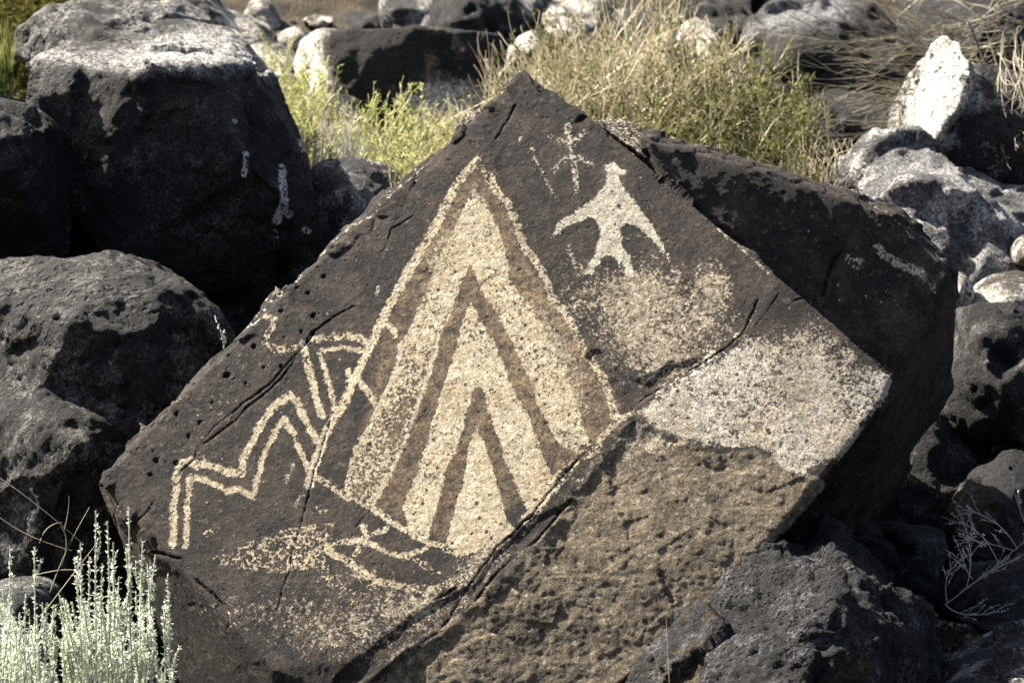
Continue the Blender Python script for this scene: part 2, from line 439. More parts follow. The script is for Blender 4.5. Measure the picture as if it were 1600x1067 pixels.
# ------------------------------------------------------------------ ground
GY = [-60, 0, 3.6, 4.3, 5.0, 5.4, 6.0, 7.0, 8.0, 9.0, 10.0, 12.0, 16, 30, 60, 90, 400]
GZ = [-9, -0.3, 0.06, 0.22, 0.28, 0.34, 0.60, 1.02, 1.16, 1.36, 1.66, 2.3, 3.7, 8.5, 18, 22, 24]
def gz(x, y):
    return np.interp(y, GY, GZ) - 0.20 * np.exp(-((x - .78) / .28) ** 2 - ((y - 5.75) / .4) ** 2) + 0.03 * np.sin(x * 2.1 + y) + 0.02 * np.sin(x * 5.3 - y * 3.1)
def ground():
    ys = np.concatenate([np.linspace(-60, 3.5, 14), np.arange(3.6, 12, 0.05), np.linspace(12.2, 40, 60), np.linspace(45, 400, 24)])
    xs = np.concatenate([np.linspace(-200, -5, 24), np.arange(-4.8, 4.8, 0.06), np.linspace(5, 200, 24)])
    X, Y = np.meshgrid(xs, ys)
    co = np.stack([X.ravel(), Y.ravel(), np.zeros(X.size)], 1)
    co[:, 2] = gz(co[:, 0], co[:, 1]) + 0.035 * fbm(co, 3.0, 4, 5) + 0.008 * fbm(co, 22, 3, 8)
    w = len(xs); i = np.arange(len(ys) - 1)[:, None] * w + np.arange(w - 1)[None, :]
    i = i.ravel()
    f = np.stack([i, i + 1, i + 1 + w, i + w], 1)
    k = NT('dry_soil')
    c = k.mix(k.step(k.noise(6, 8, 0.65), 0.38, 0.64), (0.02, 0.017, 0.012), (0.07, 0.056, 0.036))
    v = k.n('ShaderNodeTexVoronoi'); k.set(v.inputs['Vector'], k.co); v.inputs['Scale'].default_value = 85
    c = k.mix(k.step(k.voro(85), 0.05, 0.34, 0.8, 0.0), c, (0.22, 0.19, 0.14))
    g = k.step(k.noise(200, 3, 0.7), 0.3, 0.7, 0.5, 1.5)
    vm = k.n('ShaderNodeVectorMath', operation='SCALE'); k.set(vm.inputs[0], c); k.set(vm.inputs['Scale'], g)
    nb = k.bump(k.math('ADD', k.noise(45, 6, 0.7), k.math('MULTIPLY', k.voro(85), -0.6)), 0.8, 0.012)
    m = k.done(vm.outputs[0], 0.95, nb, 0.2)
    tag(mesh_from('ground', co, f, m), kind='structure')
ground()

# ------------------------------------------------------------------ the petroglyph boulder
G = Plane((-0.14, -0.84, 0.52), 780, 600, 4.90)
SL = Plane((0.18, -0.865, 0.47), 1200, 400, 5.02)
def g(px, py, b=0.0): return G.at(px, py, b)
G_face = [(818, 116), (870, 146), (930, 194), (1000, 242), (1060, 296), (1130, 362), (1205, 428),
          (1180, 500), (1088, 580), (985, 648), (870, 752), (790, 850), (715, 932), (565, 1026), (425, 1046),
          (300, 880), (250, 850), (198, 800), (158, 752), (206, 698), (276, 628), (328, 600), (408, 494), (440, 470), (488, 422), (546, 376), (606, 326), (656, 272), (708, 222), (766, 166), (806, 120)]
main = [g(*q) for q in G_face]
main += [g(x, y, 0.035) for x, y in ((820, 108), (760, 158), (700, 214), (648, 265), (598, 320), (540, 368), (480, 414), (432, 462), (400, 488), (348, 545), (318, 594), (268, 620), (198, 690), (150, 748))]
# pale ledge on the right
W_pts = [(1395, 592, .035), (1378, 628, .03), (1332, 692, .025), (1246, 736, .02), (1105, 705, .012), (1330, 530, .02), (1262, 470, .012)]
main += [g(x, y, b) for x, y, b in W_pts]
# broken lower face falling back below the slab edge
F2_pts = [(1238, 800, .014), (1192, 852, .017), (1122, 942, .022), (965, 1072, .030), (800, 1200, .05), (600, 1150, .04), (430, 1110, .06), (885, 800, .02), (740, 942, .03), (640, 1012, .03)]
main += [g(x, y, b) for x, y, b in F2_pts]
# lower left side
main += [g(x, y, b) for x, y, b in ((245, 866, .06), (258, 960, .16), (350, 1080, .22), (330, 1200, .3))]
ctr = g(780, 560, .5)
arr = np.array(main)
backp = arr.mean(0) + (arr - arr.mean(0)) * 0.82 + np.array((0, 0.62, -0.34))
# part of the silhouette is the upper left rim: keep the back well below it
main_hull = np.vstack([arr, backp])
rb = P(760, 900, 5.2); rb[2] = gz(rb[0], rb[1])
BO = root('petroglyph_boulder', rb, 'huge tilted brown boulder covered with pecked tan petroglyphs, a bird and a striped triangle', 'boulder')

# pecked figures in face-plan units
GLY = []   # (kind, pts, width, density, cool)
def gl(pts, w, dens=0.92, cool=0.0): GLY.append(('l', pts, w, dens, cool))
def gp(pts, dens=0.92, cool=0.0): GLY.append(('p', pts, 0, dens, cool))
# double zigzag on the left
gl([(269, 852), (270, 800), (273, 768), (276, 740), (281, 722), (296, 717), (306, 728), (319, 722), (345, 733), (377, 742), (379, 717), (397, 682), (404, 668), (425, 636), (451, 616), (462, 624), (476, 654), (494, 687)], 11)
gl([(291, 852), (291, 808), (293, 780), (296, 742), (311, 747), (336, 755), (354, 768), (367, 763), (396, 774), (400, 755), (410, 717), (425, 682), (443, 651), (448, 664), (459, 675)], 9)
gl([(461, 687), (473, 712), (484, 742)], 8)
gl([(456, 727), (449, 742), (446, 752)], 7, 0.7)
# the diagonal and its feathers
gl([(745, 250), (728, 268), (711, 290), (698, 315), (686, 341), (666, 376), (643, 414), (622, 452), (602, 488), (587, 518)], 13, 0.9)
gl([(597, 500), (588, 518), (577, 542), (567, 560), (552, 590), (541, 621), (526, 646), (509, 671), (499, 702), (489, 732), (481, 757)], 13)
gl([(473, 535), (477, 558), (484, 583), (493, 618), (503, 649)], 11)
gl([(501, 558), (511, 590), (519, 618), (524, 645)], 8)
gl([(486, 529), (521, 524), (542, 522), (562, 526), (573, 534)], 10, 0.8)
gl([(497, 551), (511, 544), (534, 541), (562, 546), (577, 546)], 8)
gl([(415, 492), (428, 497), (427, 507), (417, 522), (413, 534), (425, 543), (445, 545), (462, 541)], 9, 0.72)
gl([(545, 577), (543, 592)], 8)
gl([(559, 590), (574, 612), (590, 634), (586, 650)], 10)
gl([(603, 500), (610, 510), (617, 522)], 9)
gl([(545, 778), (514, 757), (491, 743)], 9, .8); gl([(538, 768), (572, 788), (592, 799), (615, 817), (640, 831), (666, 846), (691, 852), (716, 866)], 9, .85)
# striped triangle: outer light stripe, left half (dotted inside) and right half
gp([(700, 375), (719, 340), (740, 296), (760, 318), (780, 360), (796, 420), (770, 440), (734, 405), (700, 460), (676, 450)], 0.88)
gp([(741, 296), (719, 336), (706, 366), (686, 401), (668, 447), (648, 492), (628, 536), (617, 583), (595, 629), (577, 667), (556, 702), (546, 742), (538, 768), (577, 793), (602, 750), (622, 707), (643, 659), (666, 590), (681, 540), (704, 490), (721, 442), (734, 411),
    (754, 455), (777, 492), (800, 535), (830, 598), (841, 636), (861, 671), (878, 700), (900, 706), (922, 690), (911, 666), (901, 626), (883, 590), (863, 540), (830, 480), (800, 444), (775, 380), (757, 330)], 0.88)
gl([(681, 540), (666, 590), (643, 659), (622, 707), (602, 750), (579, 793)], 8, .98)
gl([(628, 536), (617, 583), (595, 629), (577, 667), (556, 702), (546, 742), (540, 768)], 9, .95)
# middle stripe
gp([(735, 472), (721, 508), (709, 555), (691, 608), (668, 682), (650, 735), (628, 793), (640, 828), (668, 843), (678, 803), (688, 775), (696, 732), (714, 697), (729, 646), (740, 604), (754, 604), (762, 641), (779, 682), (787, 715), (806, 757), (826, 805), (850, 790), (868, 762), (863, 747), (845, 704), (823, 646), (800, 606), (774, 540), (754, 505)], 0.92)
# inner triangle
gp([(744, 668), (731, 704), (724, 752), (714, 780), (704, 815), (697, 850), (722, 866), (768, 854), (806, 828), (790, 806), (782, 773), (769, 732), (758, 697)], 1.0)
# right outline
gl([(742, 252), (758, 268), (768, 288), (778, 306)], 10, .75)
gl([(765, 275), (775, 300), (793, 318), (806, 345), (815, 378), (823, 390), (848, 424), (861, 462), (884, 490), (901, 523), (912, 545), (942, 590), (957, 636), (962, 656)], 12, .76)
gl([(930, 700), (905, 712), (880, 740), (850, 775), (824, 812)], 20, .7)
gl([(985, 645), (955, 668), (915, 712)], 10, .75)
# arrow shaped dotted patch
gp([(336, 873), (354, 860), (395, 841), (438, 828), (473, 820), (501, 815), (521, 817), (510, 842), (506, 885), (476, 890), (438, 894), (400, 890), (366, 886), (350, 880)], 0.60)
gl([(338, 873), (360, 876), (400, 884), (440, 886)], 12, .8)
gl([(509, 850), (536, 845), (564, 842), (577, 835), (602, 825)], 9, .75); gl([(567, 820), (570, 838)], 8, .75)
gl([(508, 855), (521, 864), (542, 875), (562, 890), (587, 906), (615, 913), (643, 916), (678, 921), (701, 911), (724, 901)], 11, .78)
gl([(564, 845), (587, 852), (610, 865), (633, 868), (668, 855)], 9, .75)
gl([(650, 873), (668, 886), (688, 898)], 8, .6); gl([(560, 848), (554, 866)], 7, .7)
gl([(506, 890), (524, 915), (552, 932)], 20, .55); gl([(570, 905), (584, 926)], 12, .5)
gl([(320, 834), (338, 824)], 6, .6); gl([(498, 795), (511, 797)], 9, .6); gl([(462, 788), (470, 772)], 6, .6)
# bird
gp([(861, 370), (871, 346), (901, 326), (931, 303), (945, 286), (947, 268), (943, 256), (958, 252), (978, 264), (977, 270), (965, 270), (966, 282), (982, 300), (1002, 326), (1020, 353), (1035, 379), (1037, 391), (1028, 384), (1010, 361), (992, 348), (977, 346), (967, 353), (972, 381), (982, 397), (990, 432), (977, 429), (974, 414), (962, 404), (954, 397), (942, 399), (931, 412), (924, 429), (914, 422), (926, 401), (934, 376), (938, 356), (931, 341), (921, 337), (901, 343), (881, 356)], 1.05, 1.0)
gl([(884, 374), (890, 392), (898, 410), (914, 422)], 7, .65, .6)
# small figure with arms
gl([(886, 195), (887, 210), (893, 223), (891, 236), (897, 262), (900, 300)], 8, .66, .9)
gl([(858, 212), (876, 218), (893, 224), (905, 212), (912, 204)], 7, .62, .9)
gl([(866, 264), (874, 252), (890, 242), (909, 246), (924, 254)], 8, .64, .9)
# marks on the side slab
gl([(1373, 385), (1382, 399), (1408, 411), (1438, 424)], 13, .8, .9)
gl([(1330, 406), (1346, 412)], 18, .62, .8); gl([(1392, 452), (1399, 468)], 22, .5, .8); gl([(1362, 415), (1362, 432)], 6, .5, .8); gl([(1468, 395), (1475, 408)], 6, .6, .8)
gl([(590, 447), (588, 458)], 5, .9, 1.0)
gl([(828, 222), (838, 252), (855, 285), (868, 306)], 2.2, .75, .4); gl([(818, 196), (812, 216), (808, 232)], 2.0, .6, .4)
gl([(1210, 352), (1232, 362), (1254, 376), (1268, 356)], 2.0, .5, .8)
gl([(1040, 392), (1046, 408), (1060, 420)], 5, .6, .5); gl([(1020, 395), (1036, 412)], 5, .55, .5)

CRACKS = [
    ([(647, 335), (630, 345), (612, 358), (603, 383), (592, 405), (583, 420), (560, 440), (545, 452)], 0.90, 0.0050),
    ([(553, 478), (537, 485), (520, 494), (507, 503), (490, 518), (470, 545), (450, 566), (425, 596), (400, 616), (360, 645), (335, 665), (312, 692), (302, 716), (285, 735), (268, 752), (245, 772), (230, 797), (206, 822)], 1.20, 0.0070),
    ([(466, 552), (440, 590), (422, 606), (380, 642), (350, 670), (318, 692)], 1.32, 0.0070),
    ([(516, 655), (505, 690), (491, 735), (485, 760), (472, 810), (460, 850), (447, 900), (432, 950)], 1.10, 0.0049),
    ([(1182, 466), (1175, 490), (1152, 530), (1122, 550), (1085, 572), (1060, 585)], 1.30, 0.0080),
    ([(1030, 604), (1005, 622), (985, 642), (950, 674), (920, 702), (880, 742), (830, 806), (770, 862), (735, 912), (705, 958), (690, 978)], 1.00, 0.0060),
    ([(712, 918), (680, 936), (640, 960), (600, 988), (560, 1020), (525, 1062)], 1.50, 0.0120),
    ([(892, 782), (880, 794), (842, 840), (780, 890), (740, 940), (700, 980), (640, 1012), (570, 1056), (545, 1080)], 1.70, 0.0140),
    ([(1218, 458), (1196, 490), (1182, 506)], 0.90, 0.0050),
    ([(1368, 318), (1345, 352), (1322, 384), (1302, 408), (1292, 440), (1285, 462)], 2.20, 0.0140),
    ([(772, 232), (764, 262), (762, 285)], 2.20, 0.0140),
    ([(800, 302), (815, 286), (850, 270)], 0.99, 0.0042),
    ([(775, 215), (800, 175), (806, 160)], 1.65, 0.0070),
    ([(240, 862), (285, 872), (300, 900), (330, 925), (372, 965)], 2.20, 0.0140),
    ([(555, 822), (572, 800), (588, 788)], 1.10, 0.0042),
    ([(296, 945), (330, 942), (350, 955)], 1.65, 0.0084),
    ([(1240, 470), (1262, 462), (1290, 478)], 1.10, 0.0056),
]
RIDGE = [(740, 150), (768, 235), (775, 275), (800, 310), (816, 385), (850, 430), (886, 492), (930, 555), (962, 600), (985, 640), (1090, 574), (1182, 500), (1215, 430), (1130, 355), (1000, 235), (930, 188), (870, 140), (815, 100)]
STRIP = [(712, 918), (735, 912), (770, 862), (830, 806), (892, 782), (842, 840), (780, 890), (740, 940), (700, 980), (640, 1012), (545, 1080), (505, 1080), (560, 1020), (640, 960)]
F2_poly = [(985, 655), (1040, 680), (1080, 690), (1100, 706), (1180, 703), (1248, 738), (1400, 800), (1300, 1100), (540, 1110), (640, 1012), (740, 940), (842, 840), (892, 770)]
W_poly = [(985, 648), (1085, 575), (1180, 500), (1262, 468), (1400, 590), (1380, 630), (1332, 700), (1248, 740), (1180, 706), (1100, 708), (1060, 690)]

def finish_main(o_name, co, f, lap, part, seed):
    px, py, d = chart(co)
    n = normals(co, f)
    view = CO - co; view /= np.linalg.norm(view, axis=1, keepdims=True)
    facing = np.einsum('ij,ij->i', n, view)
    fr = smooth01(facing, 0.12, 0.35)
    # only where the skin still follows the flat face (not the hidden back)
    bare = np.where(facing > 0.0, poly_sdf(px, py, F2_poly), -60) if part == 'main' else np.full(len(co), -80.0)
    bare = np.clip(bare, -80, 80)
    bw = smooth01(bare, -8, 8) * fr
    ns = n
    for _ in range(4): ns = lap(ns)
    smoothness = 0.22 + 0.20 * bw + 1.0 * (1 - fr)
    h = 0.010 * fbm(co, 3.2, 2, seed) * (0.6 + bw) + 0.0065 * fbm(co, 12, 3, seed + 3) * smoothness
    dch, rch = worley(co + 0.05 * np.stack([fbm(co, 7, 2, seed + 71 + k) for k in range(3)], 1), 9, seed + 9)
    pw = co + 0.02 * np.stack([fbm(co, 9, 2, seed + 75 + k) for k in range(3)], 1)
    h = h + (0.016 * facet(pw, 7, seed + 9) * np.clip(1 - fr + .22 * bw, 0, 1) + (0.0022 * facet(pw, 8, seed + 10) + 0.0012 * facet(pw, 27, seed + 14) + 0.0009 * facet(pw, 70, seed + 12)) * np.clip((1 - fr) + 0.9 * bw, 0, 1)) + 0.0007 * facet(pw, 13, seed + 11) * fr * (1 - bw)
    rim0 = seg_dist(px, py, [(245, 870), (150, 748), (268, 620), (348, 545), (480, 414), (598, 320), (700, 214), (815, 108), (870, 140), (930, 188), (1130, 233), (1345, 304), (1474, 386), (1498, 430)])
    dc2, rc2 = worley(co + 0.02 * np.stack([fbm(co, 14, 2, seed + 81 + k) for k in range(3)], 1), 22, seed + 19)
    h = h + (0.010 * (rc2 - 0.62) + 0.004 * fbm(co, 30, 3, seed + 17)) * np.exp(-(rim0 / 16) ** 2)
    # the bird face sits a little lower than the triangle face
    if part == 'main':
        wob = 5 * fbm(co, 30, 3, seed + 90)
        rs = poly_sdf(px + wob, py + wob, RIDGE)
        h = h - 0.0035 * smooth01(rs, -4, 12) * fr
        ss = poly_sdf(px, py, STRIP)
        h = h - 0.004 * smooth01(ss, -2, 12) * fr
        h = h - 0.005 * smooth01(bare + wob * 2, -3, 26) * fr
        wl = line_sdf(px + wob * 2, py - wob * 2, [(930, 555), (955, 585), (980, 605), (1010, 605), (1050, 580), (1085, 570)], 26)
        h = h - 0.003 * smooth01(wl + 8 * fbm(co, 40, 3, seed + 7), -3, 8) * fr
    co = co + ns * h[:, None]
    n = normals(co, f)
    h = 0.0016 * fbm(co, 60, 4, seed + 31, 0.62) * (0.55 + 0.55 * bw + 0.6 * (1 - fr))
    h = h + 0.0014 * np.abs(fbm(co * np.array((1, 1, 1.8)), 30, 4, seed + 34)) * bw
    crk = np.full(len(co), 30.0)
    wx = px + 3.0 * fbm(co, 45, 3, seed + 12); wy = py + 3.0 * fbm(co, 45, 3, seed + 13)
    for pts, w, dep in CRACKS:
        ds = seg_dist(wx, wy, pts)
        gap = smooth01(fbm(co, 11, 2, seed + int(w * 100)), -0.45, 0.15)
        h = h - dep * 0.5 * gap * np.exp(-(ds / (w * 0.9)) ** 2) * fr
        crk = np.minimum(crk, np.clip(ds - w * (0.1 + 0.45 * gap) + 0.9 * (1 - gap), -3, 30) + (1 - fr) * 30)
    # open vesicles, thickest along the upper left rim
    rimd = seg_dist(px, py, [(215, 680), (268, 620), (348, 545), (480, 414), (598, 320), (700, 214), (815, 108), (870, 140)])
    pitty = np.clip(1.1 - rimd / 95.0, 0.05, 1.0)
    d1, r1 = worley((co + 0.005 * np.stack([fbm(co, 60, 2, seed + 85 + k) for k in range(3)], 1)) * np.array((1.3, 1, .85)), 62, seed + 51)
    rad = 0.38 * (0.12 + 0.88 * ((r1 - .55) / .45).clip(0, 1))
    h = h - 0.0065 * (1 - smooth01(d1, rad * .5, rad)) * (r1 > 0.55) * (pitty > .12) * np.where(vnoise(co * 3.3, 5) > -0.7 + 1.2 * (1 - pitty), 1, 0) * fr
    d2, r2 = worley(co, 13, seed + 52)
    rad = 0.13 * (0.4 + 0.6 * r2)
    h = h - 0.014 * (1 - smooth01(d2, rad * .5, rad)) * (r2 > 0.93) * fr * (pitty > .3)
    co = co + n * h[:, None]
    sdf = np.full(len(co), -14.0); den = np.full(len(co), 0.9); cool = np.zeros(len(co))
    sel = np.nonzero(facing > 0.15)[0]
    X, Y = px[sel], py[sel]
    bs, bd, bc = sdf[sel], den[sel], cool[sel]
    for kind, pts, w, dn, cl in GLY:
        a = np.array(pts); m0 = a.min(0) - 26 - w; m1 = a.max(0) + 26 + w
        k = np.nonzero((X > m0[0]) & (X < m1[0]) & (Y > m0[1]) & (Y < m1[1]))[0]
        if not len(k): continue
        v = poly_sdf(X[k], Y[k], pts) if kind == 'p' else line_sdf(X[k], Y[k], pts, w)
        v = np.clip(v, -14, 14)
        m = (v > bs[k]) & ~((v > 0) & (bs[k] > 0) & (bd[k] > dn))
        kk = k[m]; bs[kk] = v[m]; bd[kk] = dn; bc[kk] = cl
    # dotted heart of the left stripe
    heart = seg_dist(X, Y, [(650, 560), (625, 640), (600, 700), (575, 760)])
    inm = (bs > 0) & (heart < 40) & (bd < .9)
    bd[inm] = np.minimum(bd[inm], 0.63 + 0.004 * heart[inm])
    bd = bd - 0.07 + 0.2 * fbm(co[sel], 16, 4, seed + 91) - 0.16 * np.exp(-((X - 745) / 50) ** 2 - ((Y - 268) / 45) ** 2)
    sdf[sel], den[sel], cool[sel] = bs, bd, bc
    worn_lit = np.zeros(len(co)); ledge = np.zeros(len(co))
    def blob(cx, cy, rx, ry, v, rot=0.0):
        c_, s_ = math.cos(rot), math.sin(rot)
        u = ((px - cx) * c_ + (py - cy) * s_) / rx; w_ = (-(px - cx) * s_ + (py - cy) * c_) / ry
        np.maximum(worn_lit, v * np.exp(-(u * u + w_ * w_)), out=worn_lit)
    if part == 'main':
        blob(1065, 530, 130, 85, .92, -0.5); blob(1010, 495, 190, 140, .80); blob(1105, 465, 70, 100, .78); blob(960, 420, 260, 200, .46); blob(930, 520, 90, 70, .6, .8); blob(960, 370, 120, 110, .45)
        blob(500, 970, 260, 90, .72, 0.1); blob(620, 950, 140, 60, .74); blob(760, 870, 110, 40, .72, -0.75); blob(560, 900, 120, 40, .55)
        blob(740, 560, 170, 260, .42, .2); blob(705, 390, 50, 90, .74, .45); blob(880, 570, 38, 160, .92, -.42); blob(330, 640, 330, 110, .46, -.75); blob(450, 840, 220, 120, .48); blob(420, 960, 80, 50, .55)
        wsd = poly_sdf(px, py, W_poly) + 34 * fbm(co, 10, 5, seed + 65, .6)
        wv = smooth01(wsd, -14, 16) * (0.66 + 0.24 * smooth01(py + 0.25 * (1390 - px) , 520, 690))
        wv = wv * (1 - 0.45 * np.exp(-(((px - 1215) / 60) ** 2 + ((py - 490) / 40) ** 2)))
        wv = np.where(py < 1e9, wv * smooth01((px - 1180) * 0.55 + (py - 470) * 0.9, -10, 70), wv)
        ledge = smooth01(wsd + 10 * fbm(co, 25, 4, seed + 66), -12, 12)
        np.maximum(worn_lit, wv, out=worn_lit)
        ridge_l = seg_dist(px, py, [(985, 642), (920, 702), (880, 742), (800, 850), (700, 960)])
        np.maximum(worn_lit, 0.55 * np.exp(-(ridge_l / 16) ** 2), out=worn_lit)
        blob(1030, 680, 80, 36, .9, -.1); blob(985, 700, 70, 40, .6, -.6); blob(1170, 735, 110, 26, .62, .15); blob(930, 740, 70, 30, .6, -.8); blob(900, 760, 60, 30, .6, -.8)
        worn_lit *= (1 - ledge) * (1.0 + 0.35 * fbm(co, 9, 4, seed + 77)) + ledge * (0.96 + 0.38 * fbm(co, 13, 5, seed + 78, .65))
        worn_lit *= fr * np.where((bare > 6) & (py > 740), 0.6, 1)
    if part == 'flake': worn_lit[:] = .62; ledge[:] = .6  # lit look of the flake painted as an even pale tone
    if part == 'main':
        fl_ = seg_dist(px, py, [(930, 192), (1000, 240), (1060, 294), (1130, 360), (1200, 424)])
        worn_lit = np.maximum(worn_lit, .75 * np.exp(-(fl_ / 6) ** 2) * smooth01(fbm(co, 12, 3, seed + 70), -.2, .2))
    rimn = np.exp(-(rim0 / (5 + 6 * fbm(co, 16, 3, seed + 68))) ** 2) * smooth01(fbm(co, 7, 3, seed + 69), -0.5, 0.1)  # sunlit rim line painted pale, together with chipped stone
    worn_lit = np.maximum(worn_lit, 0.60 * rimn * smooth01(facing, 0.0, 0.1)); ledge = np.maximum(ledge, rimn)
    stain = np.zeros(len(co))
    if part == 'main':
        tri = poly_sdf(px, py, [(745, 255), (690, 330), (600, 500), (540, 770), (720, 860), (985, 650), (900, 520), (815, 390), (790, 310)])
        stain = smooth01(tri, -6, 12) * (0.55 + 0.6 * np.exp(-(((px - 870) / 90) ** 2 + ((py - 540) / 160) ** 2)) + .35 * np.exp(-(((px - 690) / 40) ** 2 + ((py - 400) / 80) ** 2))) * fr
    b = np.array(rb)
    o = mesh_from(o_name, co, f, M_main, BO, b)
    for nm, v in (('peck', sdf), ('peckdens', den), ('cool', cool), ('worn_lit', worn_lit), ('ledge', ledge), ('stain', np.clip(stain, 0, 1)), ('bare', bare), ('crack', crk), ('pitty', np.maximum(pitty, .35) * fr)):
        put_attr(o, nm, v)
    return o

co, f, lap = skin([main_hull], 0.0036, 3)
finish_main('carved_block', co, f, lap, 'main', 3)
# slab split off along the diagonal fissure
s_ = lambda x, y, b=0.0: SL.at(x, y, b)
slab = [s_(1006, 218), (s_(1128, 248)), s_(1276, 305), s_(1340, 320), s_(1402, 338), s_(1458, 396), s_(1486, 432), s_(1412, 498), s_(1398, 588, .01), s_(1330, 530), s_(1200, 420), s_(1060, 290), s_(1020, 240)]
slab += [s_(1006, 205, .05), s_(1130, 233, .06), s_(1282, 288, .06), s_(1345, 304, .06), s_(1412, 322, .06), s_(1474, 386, .05), s_(1498, 424, .05)]
slab += [s_(1498, 470, .10), s_(1490, 600, .30), s_(1468, 655, .36), s_(1445, 690, .38), s_(1350, 835, .45), s_(1232, 825, .36), s_(1236, 745, .16), s_(1390, 640, .06)]
sa = np.array(slab)
co, f, lap = skin([np.vstack([sa, sa.mean(0) + (sa - sa.mean(0)) * 0.8 + np.array((-.05, .70, -.20))])], 0.0052, 3)  # unseen back thickened so its shadow covers the ground at right
finish_main('side_slab', co, f, lap, 'slab', 23)
fl = [g(x, y, b) for x, y, b in ((922, 186, .03), (950, 181, .06), (986, 188, .07), (1012, 212, .06), (1044, 262, .05), (1075, 300, .04), (1000, 240, .02), (960, 212, .02))]
fa = np.array(fl)
co, f, lap = skin([np.vstack([fa, fa.mean(0) + (fa - fa.mean(0)) * 0.9 + np.array((0, .2, -.12))])], 0.005, 2)
finish_main('wedge_flake', co, f, lap, 'flake', 43)

# ------------------------------------------------------------------ the neighbouring boulders
def pale_zone(polys, lich=None):  # pale colour polygons, mostly painting sunlight onto tops and left sides
    def fn(o, co, f):
        px, py, d = chart(co)
        n = normals(co, f)
        v = CO - co; v /= np.linalg.norm(v, axis=1, keepdims=True)
        face = np.einsum('ij,ij->i', n, v)
        s = np.full(len(co), -40.0)
        for pts in polys: s = np.maximum(s, poly_sdf(px, py, pts))
        put_attr(o, 'pale', np.clip(np.where(face > -0.3, s, -40), -40, 40) + 40.0)
        if lich: lich(o, co, f)
    return fn
def lichen_marks(spots):
    def fn(o, co, f):
        px, py, d = chart(co)
        n = normals(co, f)
        v = CO - co; v /= np.linalg.norm(v, axis=1, keepdims=True)
        face = np.einsum('ij,ij->i', n, v)
        s = np.full(len(co), -14.0)
        for pts, w in spots:
            s = np.maximum(s, line_sdf(px, py, pts, w))
        put_attr(o, 'lichen', np.clip(np.where(face > 0.0, s, -14), -14, 14) + 14.0)
    return fn
ROCKG = 'dark boulders around the carved one'
rock('boulder', 'large black boulder with a flat sunlit top and white lichen streaks, at upper left', 'boulder',
     [[(32, 96, 6.06), (60, 92, 6.1), (140, 112, 6.0), (200, 108, 5.93), (310, 110, 5.95), (392, 98, 6.1), (200, 74, 6.55), (300, 44, 6.8), (355, 58, 6.75), (408, 92, 6.5), (432, 130, 6.35), (472, 205, 6.2), (498, 275, 6.1),
       (502, 352, 6.08), (470, 392, 6.08), (402, 442, 6.12), (330, 446, 6.1), (190, 410, 6.0), (165, 250, 5.95), (160, 130, 5.96), (60, 260, 6.03), (40, 180, 6.03), (360, 230, 5.92), (440, 300, 5.98)]],
     0.0085, M_black, ROCKG, back=0.5, seed=101, big=0.02, chip=0.022, chips=5, pit=0.006, pits=42, fine=0.005, rim=0, rounds=1,
     marks=pale_zone([[(20, 60), (120, 82), (200, 72), (300, 36), (365, 50), (420, 90), (440, 135), (395, 106), (330, 112), (290, 108), (215, 112), (150, 104), (60, 96), (20, 92)]], lichen_marks([([(384, 240), (383, 275)], 9), ([(440, 262), (443, 300), (446, 330)], 12), ([(432, 345), (440, 325), (452, 335)], 14), ([(470, 222), (474, 232)], 11), ([(475, 357), (482, 362)], 7), ([(430, 360), (432, 370)], 5), ([(365, 187), (368, 190)], 5), ([(215, 165), (222, 172)], 5)])))  # top polygon paints the sunlight into the colour; lichen streaks apart
rock('boulder', 'grey pitted hump of rock standing behind the flat topped black boulder', 'boulder',
     [[(22, 90, 6.95), (28, 48, 6.95), (60, 22, 6.9), (100, 2, 6.9), (150, -22, 7.0), (262, -25, 7.05), (292, 26, 6.98), (345, 64, 6.95), (250, 100, 6.72), (120, 110, 6.7), (150, 40, 6.75)]],
     0.010, M_hump, ROCKG, back=0.5, seed=111, pit=0.012, pits=34, pitfrac=.8, chip=0.03, rim=1, marks=pale_zone([[(200, -30), (300, -30), (400, 90), (330, 110), (200, 90)]]))
rock('boulder', 'rough black boulder with a tan crumbly top edge at the left border', 'boulder',
     [[(-420, 140, 5.9), (-150, 130, 5.9), (0, 150, 5.85), (45, 155, 5.85), (92, 188, 5.85), (108, 228, 5.9), (112, 330, 5.95), (100, 410, 5.95), (-420, 430, 5.8), (20, 270, 5.7), (-200, 260, 5.6)]],  # hull carried out of view on the left to shade the grey boulder
     0.009, M_dark, ROCKG, back=0.6, seed=121, pit=0.008, pits=50, pitfrac=.7, chip=0.02)
rock('boulder', 'big rounded pitted grey boulder at left, against the carved boulder', 'boulder',
     [[(-150, 425, 5.62), (0, 404, 5.58), (100, 395, 5.52), (180, 390, 5.48), (240, 409, 5.45), (290, 448, 5.42), (322, 492, 5.4), (350, 548, 5.42), (372, 630, 5.42), (330, 900, 5.42), (150, 980, 5.36), (-150, 980, 5.3), (120, 500, 5.24), (200, 520, 5.25), (240, 600, 5.25), (0, 470, 5.38)],
      [(-150, 640, 5.4), (60, 600, 5.26), (240, 650, 5.26), (330, 700, 5.36), (330, 900, 5.4), (100, 1000, 5.30), (-150, 1000, 5.3), (120, 700, 5.12), (60, 860, 5.16)]],
     0.0075, M_grey, ROCKG, back=0.5, seed=131, rounds=6, big=0.04, mid=0.016, pit=0.008, pits=52, pitfrac=.85, pit2=0.010, pits2=19, chip=0.018, fine=0.006)
